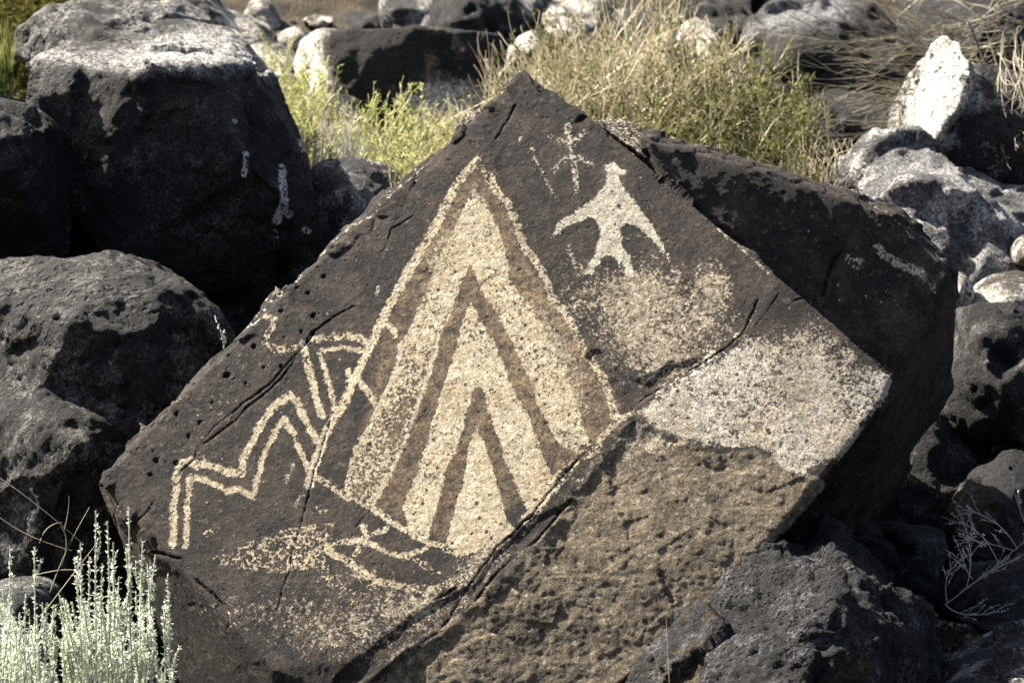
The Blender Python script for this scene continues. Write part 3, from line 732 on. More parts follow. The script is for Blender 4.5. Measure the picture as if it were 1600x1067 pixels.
rock('boulder', 'small smooth bluish rock wedged in the gap left of the carved boulder', 'boulder',
     [[(488, 262, 6.5), (520, 250, 6.5), (562, 249, 6.5), (604, 257, 6.5), (632, 276, 6.5), (600, 340, 6.4), (540, 420, 6.4), (490, 400, 6.4), (550, 300, 6.36)]],
     0.009, M_mott, ROCKG, back=0.35, seed=141, big=0.015, mid=0.008, chip=0.008)
rock('boulder', 'dark rusty vesicular boulder in the lower right foreground', 'boulder',
     [[(1202, 828, 4.75), (1238, 817, 4.75), (1275, 813, 4.75), (1290, 822, 4.72), (1328, 846, 4.72), (1380, 880, 4.72), (1418, 903, 4.72), (1446, 925, 4.72), (1474, 962, 4.75), (1468, 1010, 4.75), (1480, 1045, 4.75), (1482, 1180, 4.75),
       (1206, 880, 4.62), (1190, 915, 4.6), (1154, 930, 4.62), (1121, 947, 4.62), (1078, 962, 4.62), (1040, 998, 4.62), (1000, 1027, 4.6), (992, 1060, 4.6), (970, 1180, 4.55), (1200, 1000, 4.42), (1300, 960, 4.44), (1380, 1000, 4.46), (1180, 1180, 4.35), (1330, 1180, 4.38)]],
     0.006, M_fore, ROCKG, back=0.42, seed=151, rounds=5, big=0.035, bigs=4, mid=0.015, mids=12, chip=0.034, chips=8, rim=1, pit=0.008, pits=70, pitfrac=.9, pit2=0.007, pits2=26, fine=0.008, fines=55)
rock('boulder', 'pitted black rock at right edge below the pale mottled boulder', 'boulder',
     [[(1495, 486, 6.1), (1530, 478, 6.05), (1580, 482, 6.05), (1640, 500, 6.05), (1700, 560, 6.0), (1700, 700, 6.0), (1600, 700, 5.9), (1470, 690, 6.0), (1462, 650, 6.0), (1485, 600, 6.0), (1540, 560, 5.88), (1580, 620, 5.86)]],
     0.009, M_dark, ROCKG, back=0.4, seed=161, pit=0.009, pits=46, pitfrac=.8, chip=.03, rounds=2)
rock('boulder', 'pale mottled grey boulder on the right, behind the carved slab', 'boulder',
     [[(1312, 280, 7.0), (1340, 244, 6.95), (1364, 216, 6.95), (1392, 210, 6.95), (1430, 216, 6.95), (1478, 236, 6.95), (1520, 262, 6.9), (1620, 300, 6.9), (1720, 330, 6.9), (1720, 520, 6.6), (1600, 520, 6.5), (1480, 520, 6.5), (1330, 330, 6.7), (1420, 320, 6.62), (1540, 400, 6.52)]],
     0.010, M_palegrey, ROCKG, back=0.6, seed=171, rounds=3, big=0.03, mid=0.014, chip=0.05, chips=5, fine=0.005)
rock('boulder', 'rounded tan rock at right edge resting against the mottled boulder', 'boulder',
     [[(1514, 465, 6.42), (1530, 440, 6.42), (1570, 424, 6.42), (1640, 430, 6.42), (1680, 480, 6.4), (1640, 520, 6.3), (1520, 510, 6.35), (1580, 460, 6.3)]],
     0.010, M_pale, ROCKG, back=0.25, seed=181, rounds=8, big=0.01, mid=0.008, chip=0.004)
rock('boulder', 'pale grey cobble at the right border above the tan rounded rock', 'boulder',
     [[(1580, 385, 6.5), (1598, 366, 6.5), (1650, 360, 6.5), (1660, 410, 6.45), (1590, 412, 6.45), (1610, 390, 6.4)]],
     0.010, M_pale, ROCKG, back=0.2, seed=185, rounds=6, big=0.01, mid=0.008, chip=0.006)
rock('boulder', 'small whitish stone wedged beside the end of the carved slab', 'boulder',
     [[(1488, 420, 6.36), (1510, 424, 6.36), (1524, 440, 6.36), (1526, 462, 6.36), (1505, 490, 6.34), (1480, 500, 6.36), (1500, 455, 6.3)]],
     0.009, M_pale, ROCKG, back=0.2, seed=187, rounds=5, big=0.01, mid=0.008, chip=0.008)
rock('boulder', 'dark flat rock under the dry twigs at the lower right edge', 'boulder',
     [[(1488, 972, 5.15), (1530, 915, 5.2), (1560, 898, 5.22), (1640, 880, 5.25), (1680, 990, 5.1), (1600, 1000, 5.05), (1520, 990, 5.08)]],
     0.008, M_dark, ROCKG, back=0.3, seed=191, big=0.02, pit=0.006)
rock('boulder', 'grey rock cut off by the bottom right corner', 'boulder',
     [[(1470, 1080, 4.75), (1500, 1046, 4.8), (1554, 1012, 4.82), (1610, 985, 4.85), (1720, 1000, 4.8), (1720, 1180, 4.6), (1460, 1180, 4.6), (1600, 1090, 4.62)]],
     0.008, M_mott, ROCKG, back=0.3, seed=195, big=0.02, pit=0.006)
rock('boulder', 'small bluish rock behind the pale sagebrush at the lower left', 'boulder',
     [[(-60, 930, 5.0), (0, 913, 5.0), (45, 911, 5.0), (64, 924, 5.0), (76, 950, 5.0), (70, 1100, 4.9), (-80, 1100, 4.9), (10, 960, 4.9)]],
     0.008, M_mott, ROCKG, back=0.25, seed=197, rounds=6, big=0.012, mid=0.008, chip=0.006)
rock('boulder', 'dark crumbly rock in the black gap behind the foreground boulder', 'boulder',
     [[(1380, 830, 5.5), (1400, 812, 5.5), (1440, 818, 5.5), (1480, 826, 5.5), (1492, 860, 5.45), (1470, 920, 5.4), (1400, 900, 5.4), (1430, 850, 5.38)]],
     0.009, M_dark, ROCKG, back=0.25, seed=199, pit=0.01, pits=40, mid=0.02)
rock('boulder', 'tiny pale chip of stone in the dark hollow at right', 'stone',
     [[(1546, 706, 6.0), (1552, 696, 6.0), (1562, 694, 6.0), (1568, 708, 5.98), (1556, 716, 5.97)]],
     0.004, M_pale, None, back=0.04, seed=203, rounds=2, big=0.002, mid=0.002, fine=0.001, chip=0)

FARG = 'sunlit rocks on the slope behind'
rock('boulder', 'dark brown block with a white sunlit left end, behind the green weeds', 'boulder',
     [[(500, 50, 8.25), (560, 43, 8.25), (640, 41, 8.25), (740, 44, 8.3), (792, 52, 8.4), (785, 150, 8.3), (720, 230, 8.2), (640, 270, 8.15), (540, 250, 8.15), (508, 130, 8.18), (466, 62, 8.75), (492, 46, 8.7), (456, 110, 8.7), (440, 150, 8.7), (470, 220, 8.6)]],
     0.013, M_far, FARG, back=0.6, seed=211, big=0.015, mid=0.008, chip=0.010, rounds=2, rim=1, marks=pale_zone([[(420, 30), (515, 38), (500, 62), (506, 100), (530, 150), (530, 260), (400, 240)], [(630, 150), (680, 125), (760, 140), (790, 250), (640, 270)]]))  # left end polygon paints its sunlight into the colour
rock('boulder', 'whitish sloping slab lit by the sun beside the humped grey rock', 'boulder',
     [[(300, 0, 9.0), (335, -20, 9.2), (370, 20, 9.2), (410, 50, 9.2), (436, 70, 9.1), (420, 100, 8.9), (340, 110, 8.7), (310, 50, 8.8)]],
     0.016, M_pale, FARG, back=0.5, seed=221, big=0.03, chip=0.05, rim=1, rounds=2)
rock('boulder', 'dark rock peeping over the grey hump at the top left', 'boulder',
     [[(268, 10, 8.2), (285, -12, 8.2), (320, -10, 8.2), (338, 20, 8.2), (325, 50, 8.1), (290, 48, 8.1)]],
     0.012, M_dark, FARG, back=0.3, seed=223, big=0.03, chip=0.045, chips=5, rim=1, rounds=2)
rock('boulder', 'round white sunlit rock between the slab and the dark brown block', 'boulder',
     [[(384, 40, 9.7), (395, 8, 9.7), (412, -2, 9.7), (430, 25, 9.7), (436, 60, 9.6), (420, 78, 9.5), (400, 70, 9.5)]],
     0.016, M_pale, FARG, back=0.3, seed=225, big=0.03, chip=0.045, chips=5, rim=1, rounds=2)
rock('boulder', 'white topped rock cropped by the top edge above the round white rock', 'boulder',
     [[(410, -20, 10.4), (420, 8, 10.3), (440, 16, 10.2), (456, 6, 10.2), (462, -30, 10.4), (430, -50, 10.5)]],
     0.016, M_pale, FARG, back=0.4, seed=227, big=0.03, chip=0.045, chips=5, rim=1, rounds=2)
rock('boulder', 'white capped grey rock resting above the brown block on its left', 'boulder',
     [[(466, 34, 9.6), (474, 18, 9.6), (500, 12, 9.65), (526, 18, 9.65), (530, 32, 9.6), (510, 44, 9.5), (480, 44, 9.5)]],
     0.013, M_pale, FARG, back=0.3, seed=229, big=0.03, chip=0.045, chips=5, rim=1, rounds=2)
rock('boulder', 'long grey rock with pale patches along the top edge', 'boulder',
     [[(470, -40, 10.3), (480, 10, 10.1), (520, 28, 10.0), (565, 22, 10.0), (592, 6, 10.1), (604, -40, 10.4)]],
     0.016, M_mott, FARG, back=0.5, seed=231, big=0.03, chip=0.045, chips=5, rim=1, rounds=2)
rock('boulder', 'grey streaked upright rock behind the middle of the brown block', 'boulder',
     [[(600, -40, 9.8), (604, 30, 9.6), (612, 70, 9.5), (690, 70, 9.5), (684, 20, 9.6), (680, -40, 9.8)]],
     0.016, M_mott, FARG, back=0.5, seed=233, big=0.03, chip=0.04)
rock('boulder', 'dark angular rock rising behind the right end of the brown block', 'boulder',
     [[(690, -40, 9.7), (690, 70, 9.4), (780, 80, 9.3), (812, 60, 9.4), (806, 10, 9.5), (780, -40, 9.7), (740, 10, 9.35)]],
     0.016, M_dark, FARG, back=0.5, seed=235, big=0.03, chip=0.04)
rock('boulder', 'squarish pale grey rock at the top, left of the straw coloured shrub', 'boulder',
     [[(796, -20, 9.9), (800, 40, 9.7), (818, 52, 9.7), (830, 20, 9.75), (856, 8, 9.9), (850, -40, 10.0)]],
     0.016, M_mott, FARG, back=0.4, seed=237, big=0.03, chip=0.045, chips=5, rim=1, rounds=2)
rock('boulder', 'bright sunlit ledge of rock above the straw coloured shrub', 'boulder',
     [[(846, 50, 9.6), (850, 36, 9.8), (870, -10, 10.1), (930, -30, 10.2), (960, 10, 10.0), (930, 50, 9.7), (880, 62, 9.5)]],
     0.016, M_pale, FARG, back=0.5, seed=239, big=0.03, chip=0.045, chips=5, rim=1, rounds=2)
rock('boulder', 'white sunlit rock with a grey facet at the top centre right', 'boulder',
     [[(990, 24, 10.2), (1000, -20, 10.4), (1050, -30, 10.4), (1080, -10, 10.3), (1080, 22, 10.1), (1040, 28, 10.0)]],
     0.016, M_pale, FARG, back=0.5, seed=241, big=0.03, chip=0.045, chips=5, rim=1, rounds=2)
rock('boulder', 'low greyish rock just behind the straw coloured shrub', 'boulder',
     [[(970, 90, 8.9), (985, 62, 8.9), (1015, 46, 8.9), (1050, 52, 8.9), (1070, 90, 8.9), (1020, 110, 8.7)]],
     0.014, M_mott, FARG, back=0.4, seed=243, big=0.03, chip=0.045, chips=5, rim=1, rounds=2)
rock('boulder', 'tan rock half hidden by the straw stems on the right', 'boulder',
     [[(1066, 90, 9.0), (1076, 44, 9.1), (1100, 34, 9.1), (1122, 56, 9.1), (1128, 100, 8.9), (1090, 110, 8.8)]],
     0.014, M_pale, FARG, back=0.4, seed=245, big=0.03, chip=0.045, chips=5, rim=1, rounds=2)
rock('boulder', 'dark overhanging rock in shade at the top right of the shrub', 'boulder',
     [[(1070, -40, 10.0), (1080, 26, 9.8), (1130, 36, 9.7), (1185, 24, 9.7), (1200, -40, 10.0)]],
     0.016, M_dark, FARG, back=0.6, seed=247, big=0.03, chip=0.05, rim=1)
rock('boulder', 'big brown boulder with a grey sunlit crown at the upper right', 'boulder',
     [[(1165, 110, 8.4), (1170, 44, 8.5), (1200, 14, 8.6), (1250, -10, 8.8), (1330, -20, 8.9), (1400, 30, 8.7), (1420, 120, 8.4), (1340, 180, 8.2), (1200, 180, 8.2), (1240, 70, 8.22)]],
     0.013, M_crown, FARG, back=0.7, seed=249, rounds=5, big=0.03, chip=0.03, marks=pale_zone([[(1160, 60), (1200, 10), (1260, -20), (1340, -20), (1330, 30), (1260, 42), (1200, 52)]]))  # crown lightened in colour to carry the sun on its top
rock('boulder', 'low dark rock under the dry arching twigs at the right', 'boulder',
     [[(1232, 195, 7.7), (1238, 160, 7.7), (1265, 138, 7.7), (1310, 130, 7.7), (1370, 140, 7.7), (1430, 170, 7.7), (1430, 250, 7.5), (1300, 260, 7.5), (1250, 230, 7.6), (1320, 180, 7.5)]],
     0.012, M_dark, FARG, back=0.5, seed=251, big=0.03)
rock('boulder', 'pointed rock with a glaring white sunlit left face and a dark pitted right side', 'boulder',
     [[(1450, 100, 7.25), (1466, 60, 7.2), (1482, 56, 7.15), (1504, 62, 7.1), (1520, 110, 7.0), (1500, 170, 6.92), (1460, 228, 6.92), (1422, 160, 7.25), (1416, 215, 7.2), (1440, 115, 7.3)],
      [(1505, 90, 7.2), (1530, 160, 7.0), (1470, 230, 6.95), (1600, 120, 7.25), (1660, 150, 7.2), (1660, 300, 6.98), (1500, 280, 6.95), (1560, 200, 6.95)]],
     0.010, M_point, FARG, back=0.5, seed=253, big=0.015, chip=0.02, rounds=2, rim=1, pit=0.012, pits=30, marks=pale_zone([[(1400, 40), (1516, 50), (1518, 120), (1536, 165), (1495, 175), (1470, 240), (1400, 240)]]))  # sunlight on the left face painted as white colour
rock('boulder', 'small dark rock with a pale top among the green weeds', 'boulder',
     [[(498, 190, 7.6), (506, 162, 7.6), (530, 154, 7.6), (556, 164, 7.6), (570, 190, 7.55), (560, 215, 7.5), (510, 215, 7.5)]],
     0.011, M_dark, FARG, back=0.25, seed=255, big=0.015)


rock('boulder', 'added black filler boulder darkening the hollow right of the carved slab', 'boulder',
     [[(1360, 640, 6.1), (1420, 560, 6.15), (1500, 540, 6.2), (1560, 640, 6.2), (1600, 760, 6.0), (1560, 830, 5.9), (1440, 860, 5.85), (1350, 800, 5.9), (1450, 700, 5.95)]],
     0.010, M_dark, ROCKG, back=0.4, seed=301, pit=0.01, pits=40, chip=0.03)  # black filler added to keep the hollow dark
rock('boulder', 'added black filler rock darkening the gap between the left boulders', 'boulder',
     [[(60, 300, 6.5), (150, 260, 6.5), (320, 380, 6.4), (520, 360, 6.4), (560, 480, 6.2), (420, 560, 6.1), (200, 520, 6.1), (60, 420, 6.3)]],
     0.012, M_dark, ROCKG, back=0.4, seed=303, chip=0.03)  # filler rock added so the gap reads black
rock('boulder', 'added low black filler rock keeping the soil dark under the overhanging end of the carved slab', 'boulder',
     [[(1300, 860, 5.5), (1320, 800, 5.6), (1370, 790, 5.65), (1430, 830, 5.6), (1450, 930, 5.4), (1400, 1000, 5.3), (1320, 960, 5.3), (1370, 870, 5.4)]],
     0.009, M_dark, ROCKG, back=0.35, seed=305, chip=0.03)  # another dark filler, added to cover visible soil in the gap
rock('boulder', 'dark rock at the right border between the pitted black rock and the dry branch', 'boulder',
     [[(1490, 800, 5.8), (1520, 730, 5.9), (1580, 700, 5.9), (1660, 720, 5.9), (1700, 850, 5.7), (1600, 890, 5.6), (1510, 880, 5.6), (1570, 790, 5.65)]],
     0.009, M_dark, ROCKG, back=0.35, seed=307, pit=.01, chip=0.03)
rock('boulder', 'long dark ledge of rock along the top edge above the dark brown block', 'boulder',
     [[(215, 30, 12.4), (230, -60, 12.8), (420, -110, 13.0), (640, -100, 13.0), (700, -40, 12.8), (690, 30, 12.4), (450, 50, 12.2), (450, -20, 12.2)]],
     0.02, M_dark, FARG, back=0.8, seed=311, big=0.06, chip=0.09, chips=3)
rock('boulder', 'long shaded ledge of rock at the top edge behind the straw coloured shrub', 'boulder',
     [[(690, 50, 12.2), (700, -80, 12.8), (900, -110, 13.0), (1150, -110, 13.0), (1290, -60, 12.8), (1280, 40, 12.2), (980, 60, 12.0), (980, -10, 12.0)]],
     0.02, M_far, FARG, back=0.8, seed=313, big=0.06, chip=0.09, chips=3, marks=pale_zone([]))
FILL = [
 ('dark rock wedged between the round white rock and the white capped grey rock', [(428, 40, 10.0), (440, 14, 10.0), (470, 6, 10.0), (482, 40, 9.9), (470, 70, 9.8), (436, 76, 9.8)], M_dark),
 ('flat pale stone at the foot of the round white rock, left of the block', [(424, 74, 9.4), (440, 58, 9.4), (468, 52, 9.4), (476, 66, 9.3), (450, 84, 9.2)], M_pale),
 ('black rock in the gap over the left part of the brown block', [(524, 44, 9.9), (540, 22, 9.9), (600, 20, 9.9), (610, 50, 9.8), (560, 66, 9.8)], M_dark),
 ('grey rock at the top edge over the dark angular rock', [(690, -50, 10.6), (700, -4, 10.5), (760, 4, 10.4), (800, -10, 10.4), (800, -60, 10.6)], M_mott),
 ('dark rock in the shade under the squarish pale grey rock', [(806, 60, 9.5), (820, 44, 9.5), (850, 46, 9.5), (868, 70, 9.4), (840, 96, 9.3), (812, 90, 9.3)], M_dark),
 ('pale speckled stone behind the left side of the straw shrub', [(800, 110, 8.7), (806, 66, 8.8), (830, 54, 8.8), (846, 80, 8.7), (840, 120, 8.6)], M_pale),
 ('broad dark brown rock in shade behind the straw shrub', [(880, 84, 9.3), (910, 58, 9.4), (980, 50, 9.4), (1000, 84, 9.3), (960, 120, 9.1), (890, 116, 9.1)], M_far),
 ('black rock under the white sunlit rock at the top', [(980, 56, 9.7), (1000, 26, 9.8), (1080, 24, 9.8), (1180, 30, 9.7), (1200, 70, 9.5), (1100, 96, 9.3), (1000, 90, 9.4)], M_dark),
 ('tan sunlit stone between the ledge and the white sunlit rock', [(940, 50, 10.0), (950, 10, 10.2), (985, -4, 10.2), (1004, 30, 10.0), (980, 60, 9.8)], M_pale),
 ('shaded rock at the foot of the big brown boulder, behind the olive shrub', [(1120, 150, 8.5), (1130, 84, 8.6), (1180, 70, 8.6), (1230, 110, 8.5), (1220, 200, 8.3), (1140, 200, 8.3)], M_dark),
 ('grey rock at the very top edge between two white rocks', [(930, -10, 10.9), (950, -40, 11), (1010, -44, 11), (1020, -14, 10.8), (970, 4, 10.7)], M_mott),
 ('brown rock at the top right corner beyond the arching twigs', [(1400, 60, 8.9), (1440, -20, 9.1), (1540, -50, 9.2), (1680, -40, 9.1), (1680, 120, 8.6), (1500, 140, 8.5)], M_dark),
 ('dark rock at the left of the whitish sloping slab', [(296, 60, 8.9), (300, 30, 9.0), (330, 26, 9.0), (350, 60, 8.9), (340, 90, 8.8), (300, 90, 8.8)], M_dark),
 ('whitish rock behind the yellow green weed, next to the black boulder', [(380, 130, 8.6), (400, 80, 8.8), (440, 74, 8.8), (470, 110, 8.7), (460, 170, 8.5), (400, 170, 8.5)], M_pale),
]
for q, (lab, pts, mt) in enumerate(FILL):
    rock('boulder', lab, 'boulder', [pts + [(sum(p[0] for p in pts) / len(pts), sum(p[1] for p in pts) / len(pts), min(p[2] for p in pts) - .12)]], 0.015, mt, FARG, back=0.5, seed=400 + q * 3, big=0.03, chip=0.05, chips=5, rim=1, rounds=2,
         marks=pale_zone([]) if mt is M_far else None)
# ------------------------------------------------------------------ plants
def leafy(name, c0, c1, scale=25, trans=0.35, rough=0.7):
    k = NT(name)
    c = k.mix(k.step(k.noise(scale, 3), 0.36, 0.64), c0, c1)
    k.set(k.b.inputs['Base Color'], c); k.b.inputs['Roughness'].default_value = rough
    k.b.inputs['Specular IOR Level'].default_value = 0.2
    tr = k.n('ShaderNodeBsdfTranslucent'); k.set(tr.inputs['Color'], c)
    mx = k.n('ShaderNodeMixShader'); mx.inputs[0].default_value = trans
    out = k.t.nodes['Material Output']
    k.t.links.new(k.b.outputs[0], mx.inputs[1]); k.t.links.new(tr.outputs[0], mx.inputs[2]); k.t.links.new(mx.outputs[0], out.inputs['Surface'])
    return k.m
L_sage = leafy('sage_leaf', (0.46, 0.53, 0.40), (0.88, 0.93, 0.82), 11, 0.45)
L_sagestem = leafy('sage_stem', (0.42, 0.45, 0.34), (0.55, 0.57, 0.46), 30, 0.1)
L_straw = leafy('straw_stem', (0.52, 0.46, 0.31), (0.84, 0.78, 0.60), 12, 0.25)
L_green = leafy('olive_leaf', (0.045, 0.054, 0.012), (0.19, 0.20, 0.06), 14, 0.4)
L_lime = leafy('yellow_green_leaf', (0.20, 0.235, 0.05), (0.58, 0.60, 0.27), 20, 0.45)
L_dry = leafy('dry_twig', (0.16, 0.14, 0.10), (0.46, 0.42, 0.31), 5, 0.12)
L_grey = leafy('grey_twig', (0.40, 0.39, 0.35), (0.75, 0.73, 0.68), 9, 0.1)
L_twig = leafy('pale_arching_twig', (0.15, 0.135, 0.10), (0.52, 0.475, 0.37), 5, 0.12)
L_olive = leafy('dark_olive_leaf', (0.05, 0.05, 0.01), (0.13, 0.12, 0.025), 8, 0.4)

def bez(a, b, c, k=7):
    t = np.linspace(0, 1, k)[:, None]
    return a * (1 - t) ** 2 + 2 * b * t * (1 - t) + c * t * t
def tubes(lines, rad0, rad1):
    """lines: (n,k,3) centre lines -> three sided tapering stems"""
    L = np.asarray(lines); n, k, _ = L.shape
    tg = np.gradient(L, axis=1); tg /= np.maximum(np.linalg.norm(tg, axis=2, keepdims=True), 1e-9)
    ref = np.where(np.abs(tg[..., 2:3]) < 0.9, np.array((0, 0, 1.0)), np.array((1.0, 0, 0)))
    u = np.cross(tg, ref); u /= np.maximum(np.linalg.norm(u, axis=2, keepdims=True), 1e-9)
    v = np.cross(tg, u)
    t = np.linspace(0, 1, k)[None, :, None]
    r = np.reshape(rad0, (-1, 1, 1)) * (1 - t) + np.reshape(rad1, (-1, 1, 1)) * t
    rings = np.stack([L + r * (math.cos(a) * u + math.sin(a) * v) for a in (0, 2.0944, 4.1888)], 2)
    co = rings.reshape(-1, 3)
    base = (np.arange(n)[:, None, None] * k + np.arange(k - 1)[None, :, None]) * 3
    j = np.arange(3)[None, None, :]; j2 = (j + 1) % 3
    f = np.stack([base + j, base + j2, base + 3 + j2, base + 3 + j], -1).reshape(-1, 4)
    return co, f
def blades(base, dirs, length, width, droop=0.0):
    """small pointed leaves (a kite shaped quad each)"""
    base = np.asarray(base); dirs = np.asarray(dirs)
    dirs = dirs / np.maximum(np.linalg.norm(dirs, axis=1, keepdims=True), 1e-9)
    n = len(base)
    side = np.cross(dirs, RNG.normal(size=(n, 3))); side /= np.maximum(np.linalg.norm(side, axis=1, keepdims=True), 1e-9)
    l = np.reshape(length, (-1, 1)); w = np.reshape(width, (-1, 1))
    co = np.stack([base, base + dirs * l * 0.45 + side * w * .5, base + dirs * l, base + dirs * l * 0.45 - side * w * .5], 1).reshape(-1, 3)
    f = np.arange(n * 4).reshape(-1, 4)
    return co, f
def along(lines, t0, t1, per):
    """points and tangents spread along (n,k,3) lines"""
    L = np.asarray(lines); n, k, _ = L.shape
    idx = np.repeat(np.arange(n), per)
    t = RNG.uniform(t0, t1, len(idx)) * (k - 1)
    i = np.minimum(t.astype(int), k - 2); fr = (t - i)[:, None]
    p = L[idx, i] * (1 - fr) + L[idx, i + 1] * fr
    tg = L[idx, i + 1] - L[idx, i]; tg /= np.maximum(np.linalg.norm(tg, axis=1, keepdims=True), 1e-9)
    return p, tg, t / (k - 1)
def rnd_dir(n):
    d = RNG.normal(size=(n, 3)); return d / np.linalg.norm(d, axis=1, keepdims=True)
def side_shoots(lines, t0, t1, per, ln, spread, k=5, up=0.3):
    p, tg, t = along(lines, t0, t1, per)
    d = tg + spread * rnd_dir(len(p)) + np.array((0, 0, up)); d /= np.linalg.norm(d, axis=1, keepdims=True)
    l = RNG.uniform(0.5, 1.0, (len(p), 1)) * ln
    b = rnd_dir(len(p)) * l * 0.18
    return np.stack([bez(p[i], p[i] + d[i] * l[i] * .5 + b[i], p[i] + d[i] * l[i], k) for i in range(len(p))])
def plant(name, label, cat, base, stems, leaves=None, group=None, stem_mat=None, leaf_mat=None, twigs=None):
    r = root(name, base, label, cat, group)
    co = []; f = []; o = 0
    for ln, r0, r1 in stems:
        c, q = tubes(ln, r0, r1); co.append(c); f.append(q + o); o += len(c)
    mesh_from('stems', np.vstack(co), np.vstack(f), stem_mat, r, base)
    if leaves:
        co = []; f = []; o = 0
        for c, q in leaves:
            co.append(c); f.append(q + o); o += len(c)
        mesh_from('foliage', np.vstack(co), np.vstack(f), leaf_mat, r, base)
    return r
def on_ground(px, d, lift=0.0):
    p = P(px, 700, d); p[2] = gz(p[0], p[1]) + lift; return p

# pale sagebrush, lower left
def sage(label, px_base, d, tips, extra, spread_px, low):
    b = on_ground(px_base, d)
    tips3 = [P(x, y, d + RNG.uniform(-.05, .05)) for x, y in tips]
    for _ in range(extra):
        x = px_base + RNG.normal() * spread_px; y = RNG.uniform(low[0], low[1])
        tips3.append(P(x, y, d + RNG.uniform(-.12, .12)))
    st = []
    for t in tips3:
        a = b + np.array(((t[0] - b[0]) * .55 + RNG.normal() * .012, RNG.normal() * .04, 0))
        st.append(bez(a, a * .5 + t * .5 + np.array((RNG.normal() * .012 + (a[0] - t[0]) * .12, 0, .03)), t, 10))
    st = np.array(st)
    sh = side_shoots(st, .40, .85, 4, 0.07, .5, up=.9)
    lv = []
    for ln, t0, per, L in ((st, .30, 150, .0125), (sh, .1, 30, .010)):
        p, tg, t = along(ln, t0, 1.0, per)
        dr = tg * .55 + rnd_dir(len(p)) * .8 + np.array((0, 0, .15))
        size = L * (1 - .45 * t) * RNG.uniform(.5, 1.25, len(p))
        lv.append(blades(p, dr, size, .0023 * RNG.uniform(.8, 1.5, len(p))))
    plant('sagebrush', label, 'sagebrush', b, [(st, .0022, .0012), (sh, .0012, .0007)], lv, 'pale sagebrush at the lower left', L_sagestem, L_sage)
sage('pale whitish green sagebrush with tall upright stems, in front of the carved boulder', 160, 4.42,
     [(150, 797), (168, 815), (202, 794), (126, 848), (177, 848), (197, 855), (160, 880), (140, 870), (186, 900), (206, 880), (118, 900), (112, 940), (170, 930)], 36, 38, (930, 1060))
sage('pale sagebrush cut off by the lower left corner of the photo', 25, 4.34,
     [(16, 858), (54, 858), (4, 912), (73, 942), (84, 944), (86, 997), (30, 960), (-5, 930), (40, 930)], 36, 42, (960, 1080))
sage('thin pale sagebrush stems standing right beside the dark underside of the boulder', 235, 4.48,
     [(223, 846), (243, 866), (262, 900), (231, 884), (221, 890), (240, 950), (255, 960)], 5, 14, (960, 1060))

# straw coloured shrub and its green neighbours behind the boulder
def shrub(label, px_base, d, n, xr, yr, stem_mat, leaf_mat, leafn, leaflen, base_spread=.14, r0=.0022, dpt=.25, twig=4, twl=.16, lt=(.2, .85), lw=.28, curve=.05, group='dry shrubs behind the boulder', name='shrub', cat='shrub'):
    b = on_ground(px_base, d)
    st = []
    for _ in range(n):
        x = RNG.uniform(*xr); q = RNG.beta(1.3, 1.3)
        y = yr[0] + (yr[1] - yr[0]) * q
        y = y + abs((x - sum(xr) / 2) / (xr[1] - xr[0]) * 2) ** 2 * (yr[1] - yr[0]) * .35
        t = P(x, y, d + RNG.normal() * dpt)
        a = b + np.array((RNG.normal() * base_spread + (t[0] - b[0]) * .35, RNG.normal() * base_spread, 0)); a[2] = gz(a[0], a[1]) - .01
        m = a * .5 + t * .5 + np.array((RNG.normal() * curve - (t[0] - a[0]) * .15, RNG.normal() * curve, .06))
        st.append(bez(a, m, t, 9))
    st = np.array(st)
    stems = [(st, r0, r0 * .35)]
    lv = []
    if twig:
        tw = side_shoots(st, .35, .95, twig, twl, .55, up=.35)
        stems.append((tw, r0 * .55, r0 * .25))
        if leafn:
            p, tg, t = along(tw, .05, 1, leafn)
            lv.append(blades(p, tg * .7 + rnd_dir(len(p)) * .7, leaflen * RNG.uniform(.5, 1.3, len(p)), leaflen * lw * RNG.uniform(.7, 1.3, len(p))))
    if leafn:
        p, tg, t = along(st, lt[0], lt[1], leafn * 3)
        lv.append(blades(p, tg * .7 + rnd_dir(len(p)) * .7, leaflen * RNG.uniform(.5, 1.3, len(p)), leaflen * lw * RNG.uniform(.7, 1.3, len(p))))
    plant(name, label, cat, b, stems, lv, group, stem_mat, leaf_mat)
shrub('big sunlit shrub of straw coloured stems right behind the top of the carved boulder', 985, 7.45, 270, (800, 1180), (-10, 190), L_straw, L_green, 4, .017, lt=(.15, .65), base_spread=.20, r0=.0030, lw=.36, twig=5, dpt=.3, curve=.08)
shrub('straw coloured shrub leaning left over the peak of the carved boulder', 860, 7.55, 95, (768, 960), (40, 210), L_straw, L_green, 6, .016, r0=.0027, lw=.34, curve=.07)
shrub('olive green shrub with fine twigs at the right of the big straw coloured one', 1150, 7.5, 110, (1040, 1265), (60, 235), L_straw, L_green, 16, .020, lw=.34, curve=.07)
shrub('low olive bush at the foot of the straw coloured shrub, above the carved slab', 1090, 7.1, 90, (960, 1230), (150, 250), L_straw, L_green, 16, .019, lw=.34, curve=.07)
shrub('tuft of dry straw grass above the right end of the carved slab', 1275, 7.05, 85, (1225, 1335), (190, 262), L_straw, L_straw, 0, .02, base_spread=.05, twig=0, group=None, name='dry_grass', cat='grass tuft')
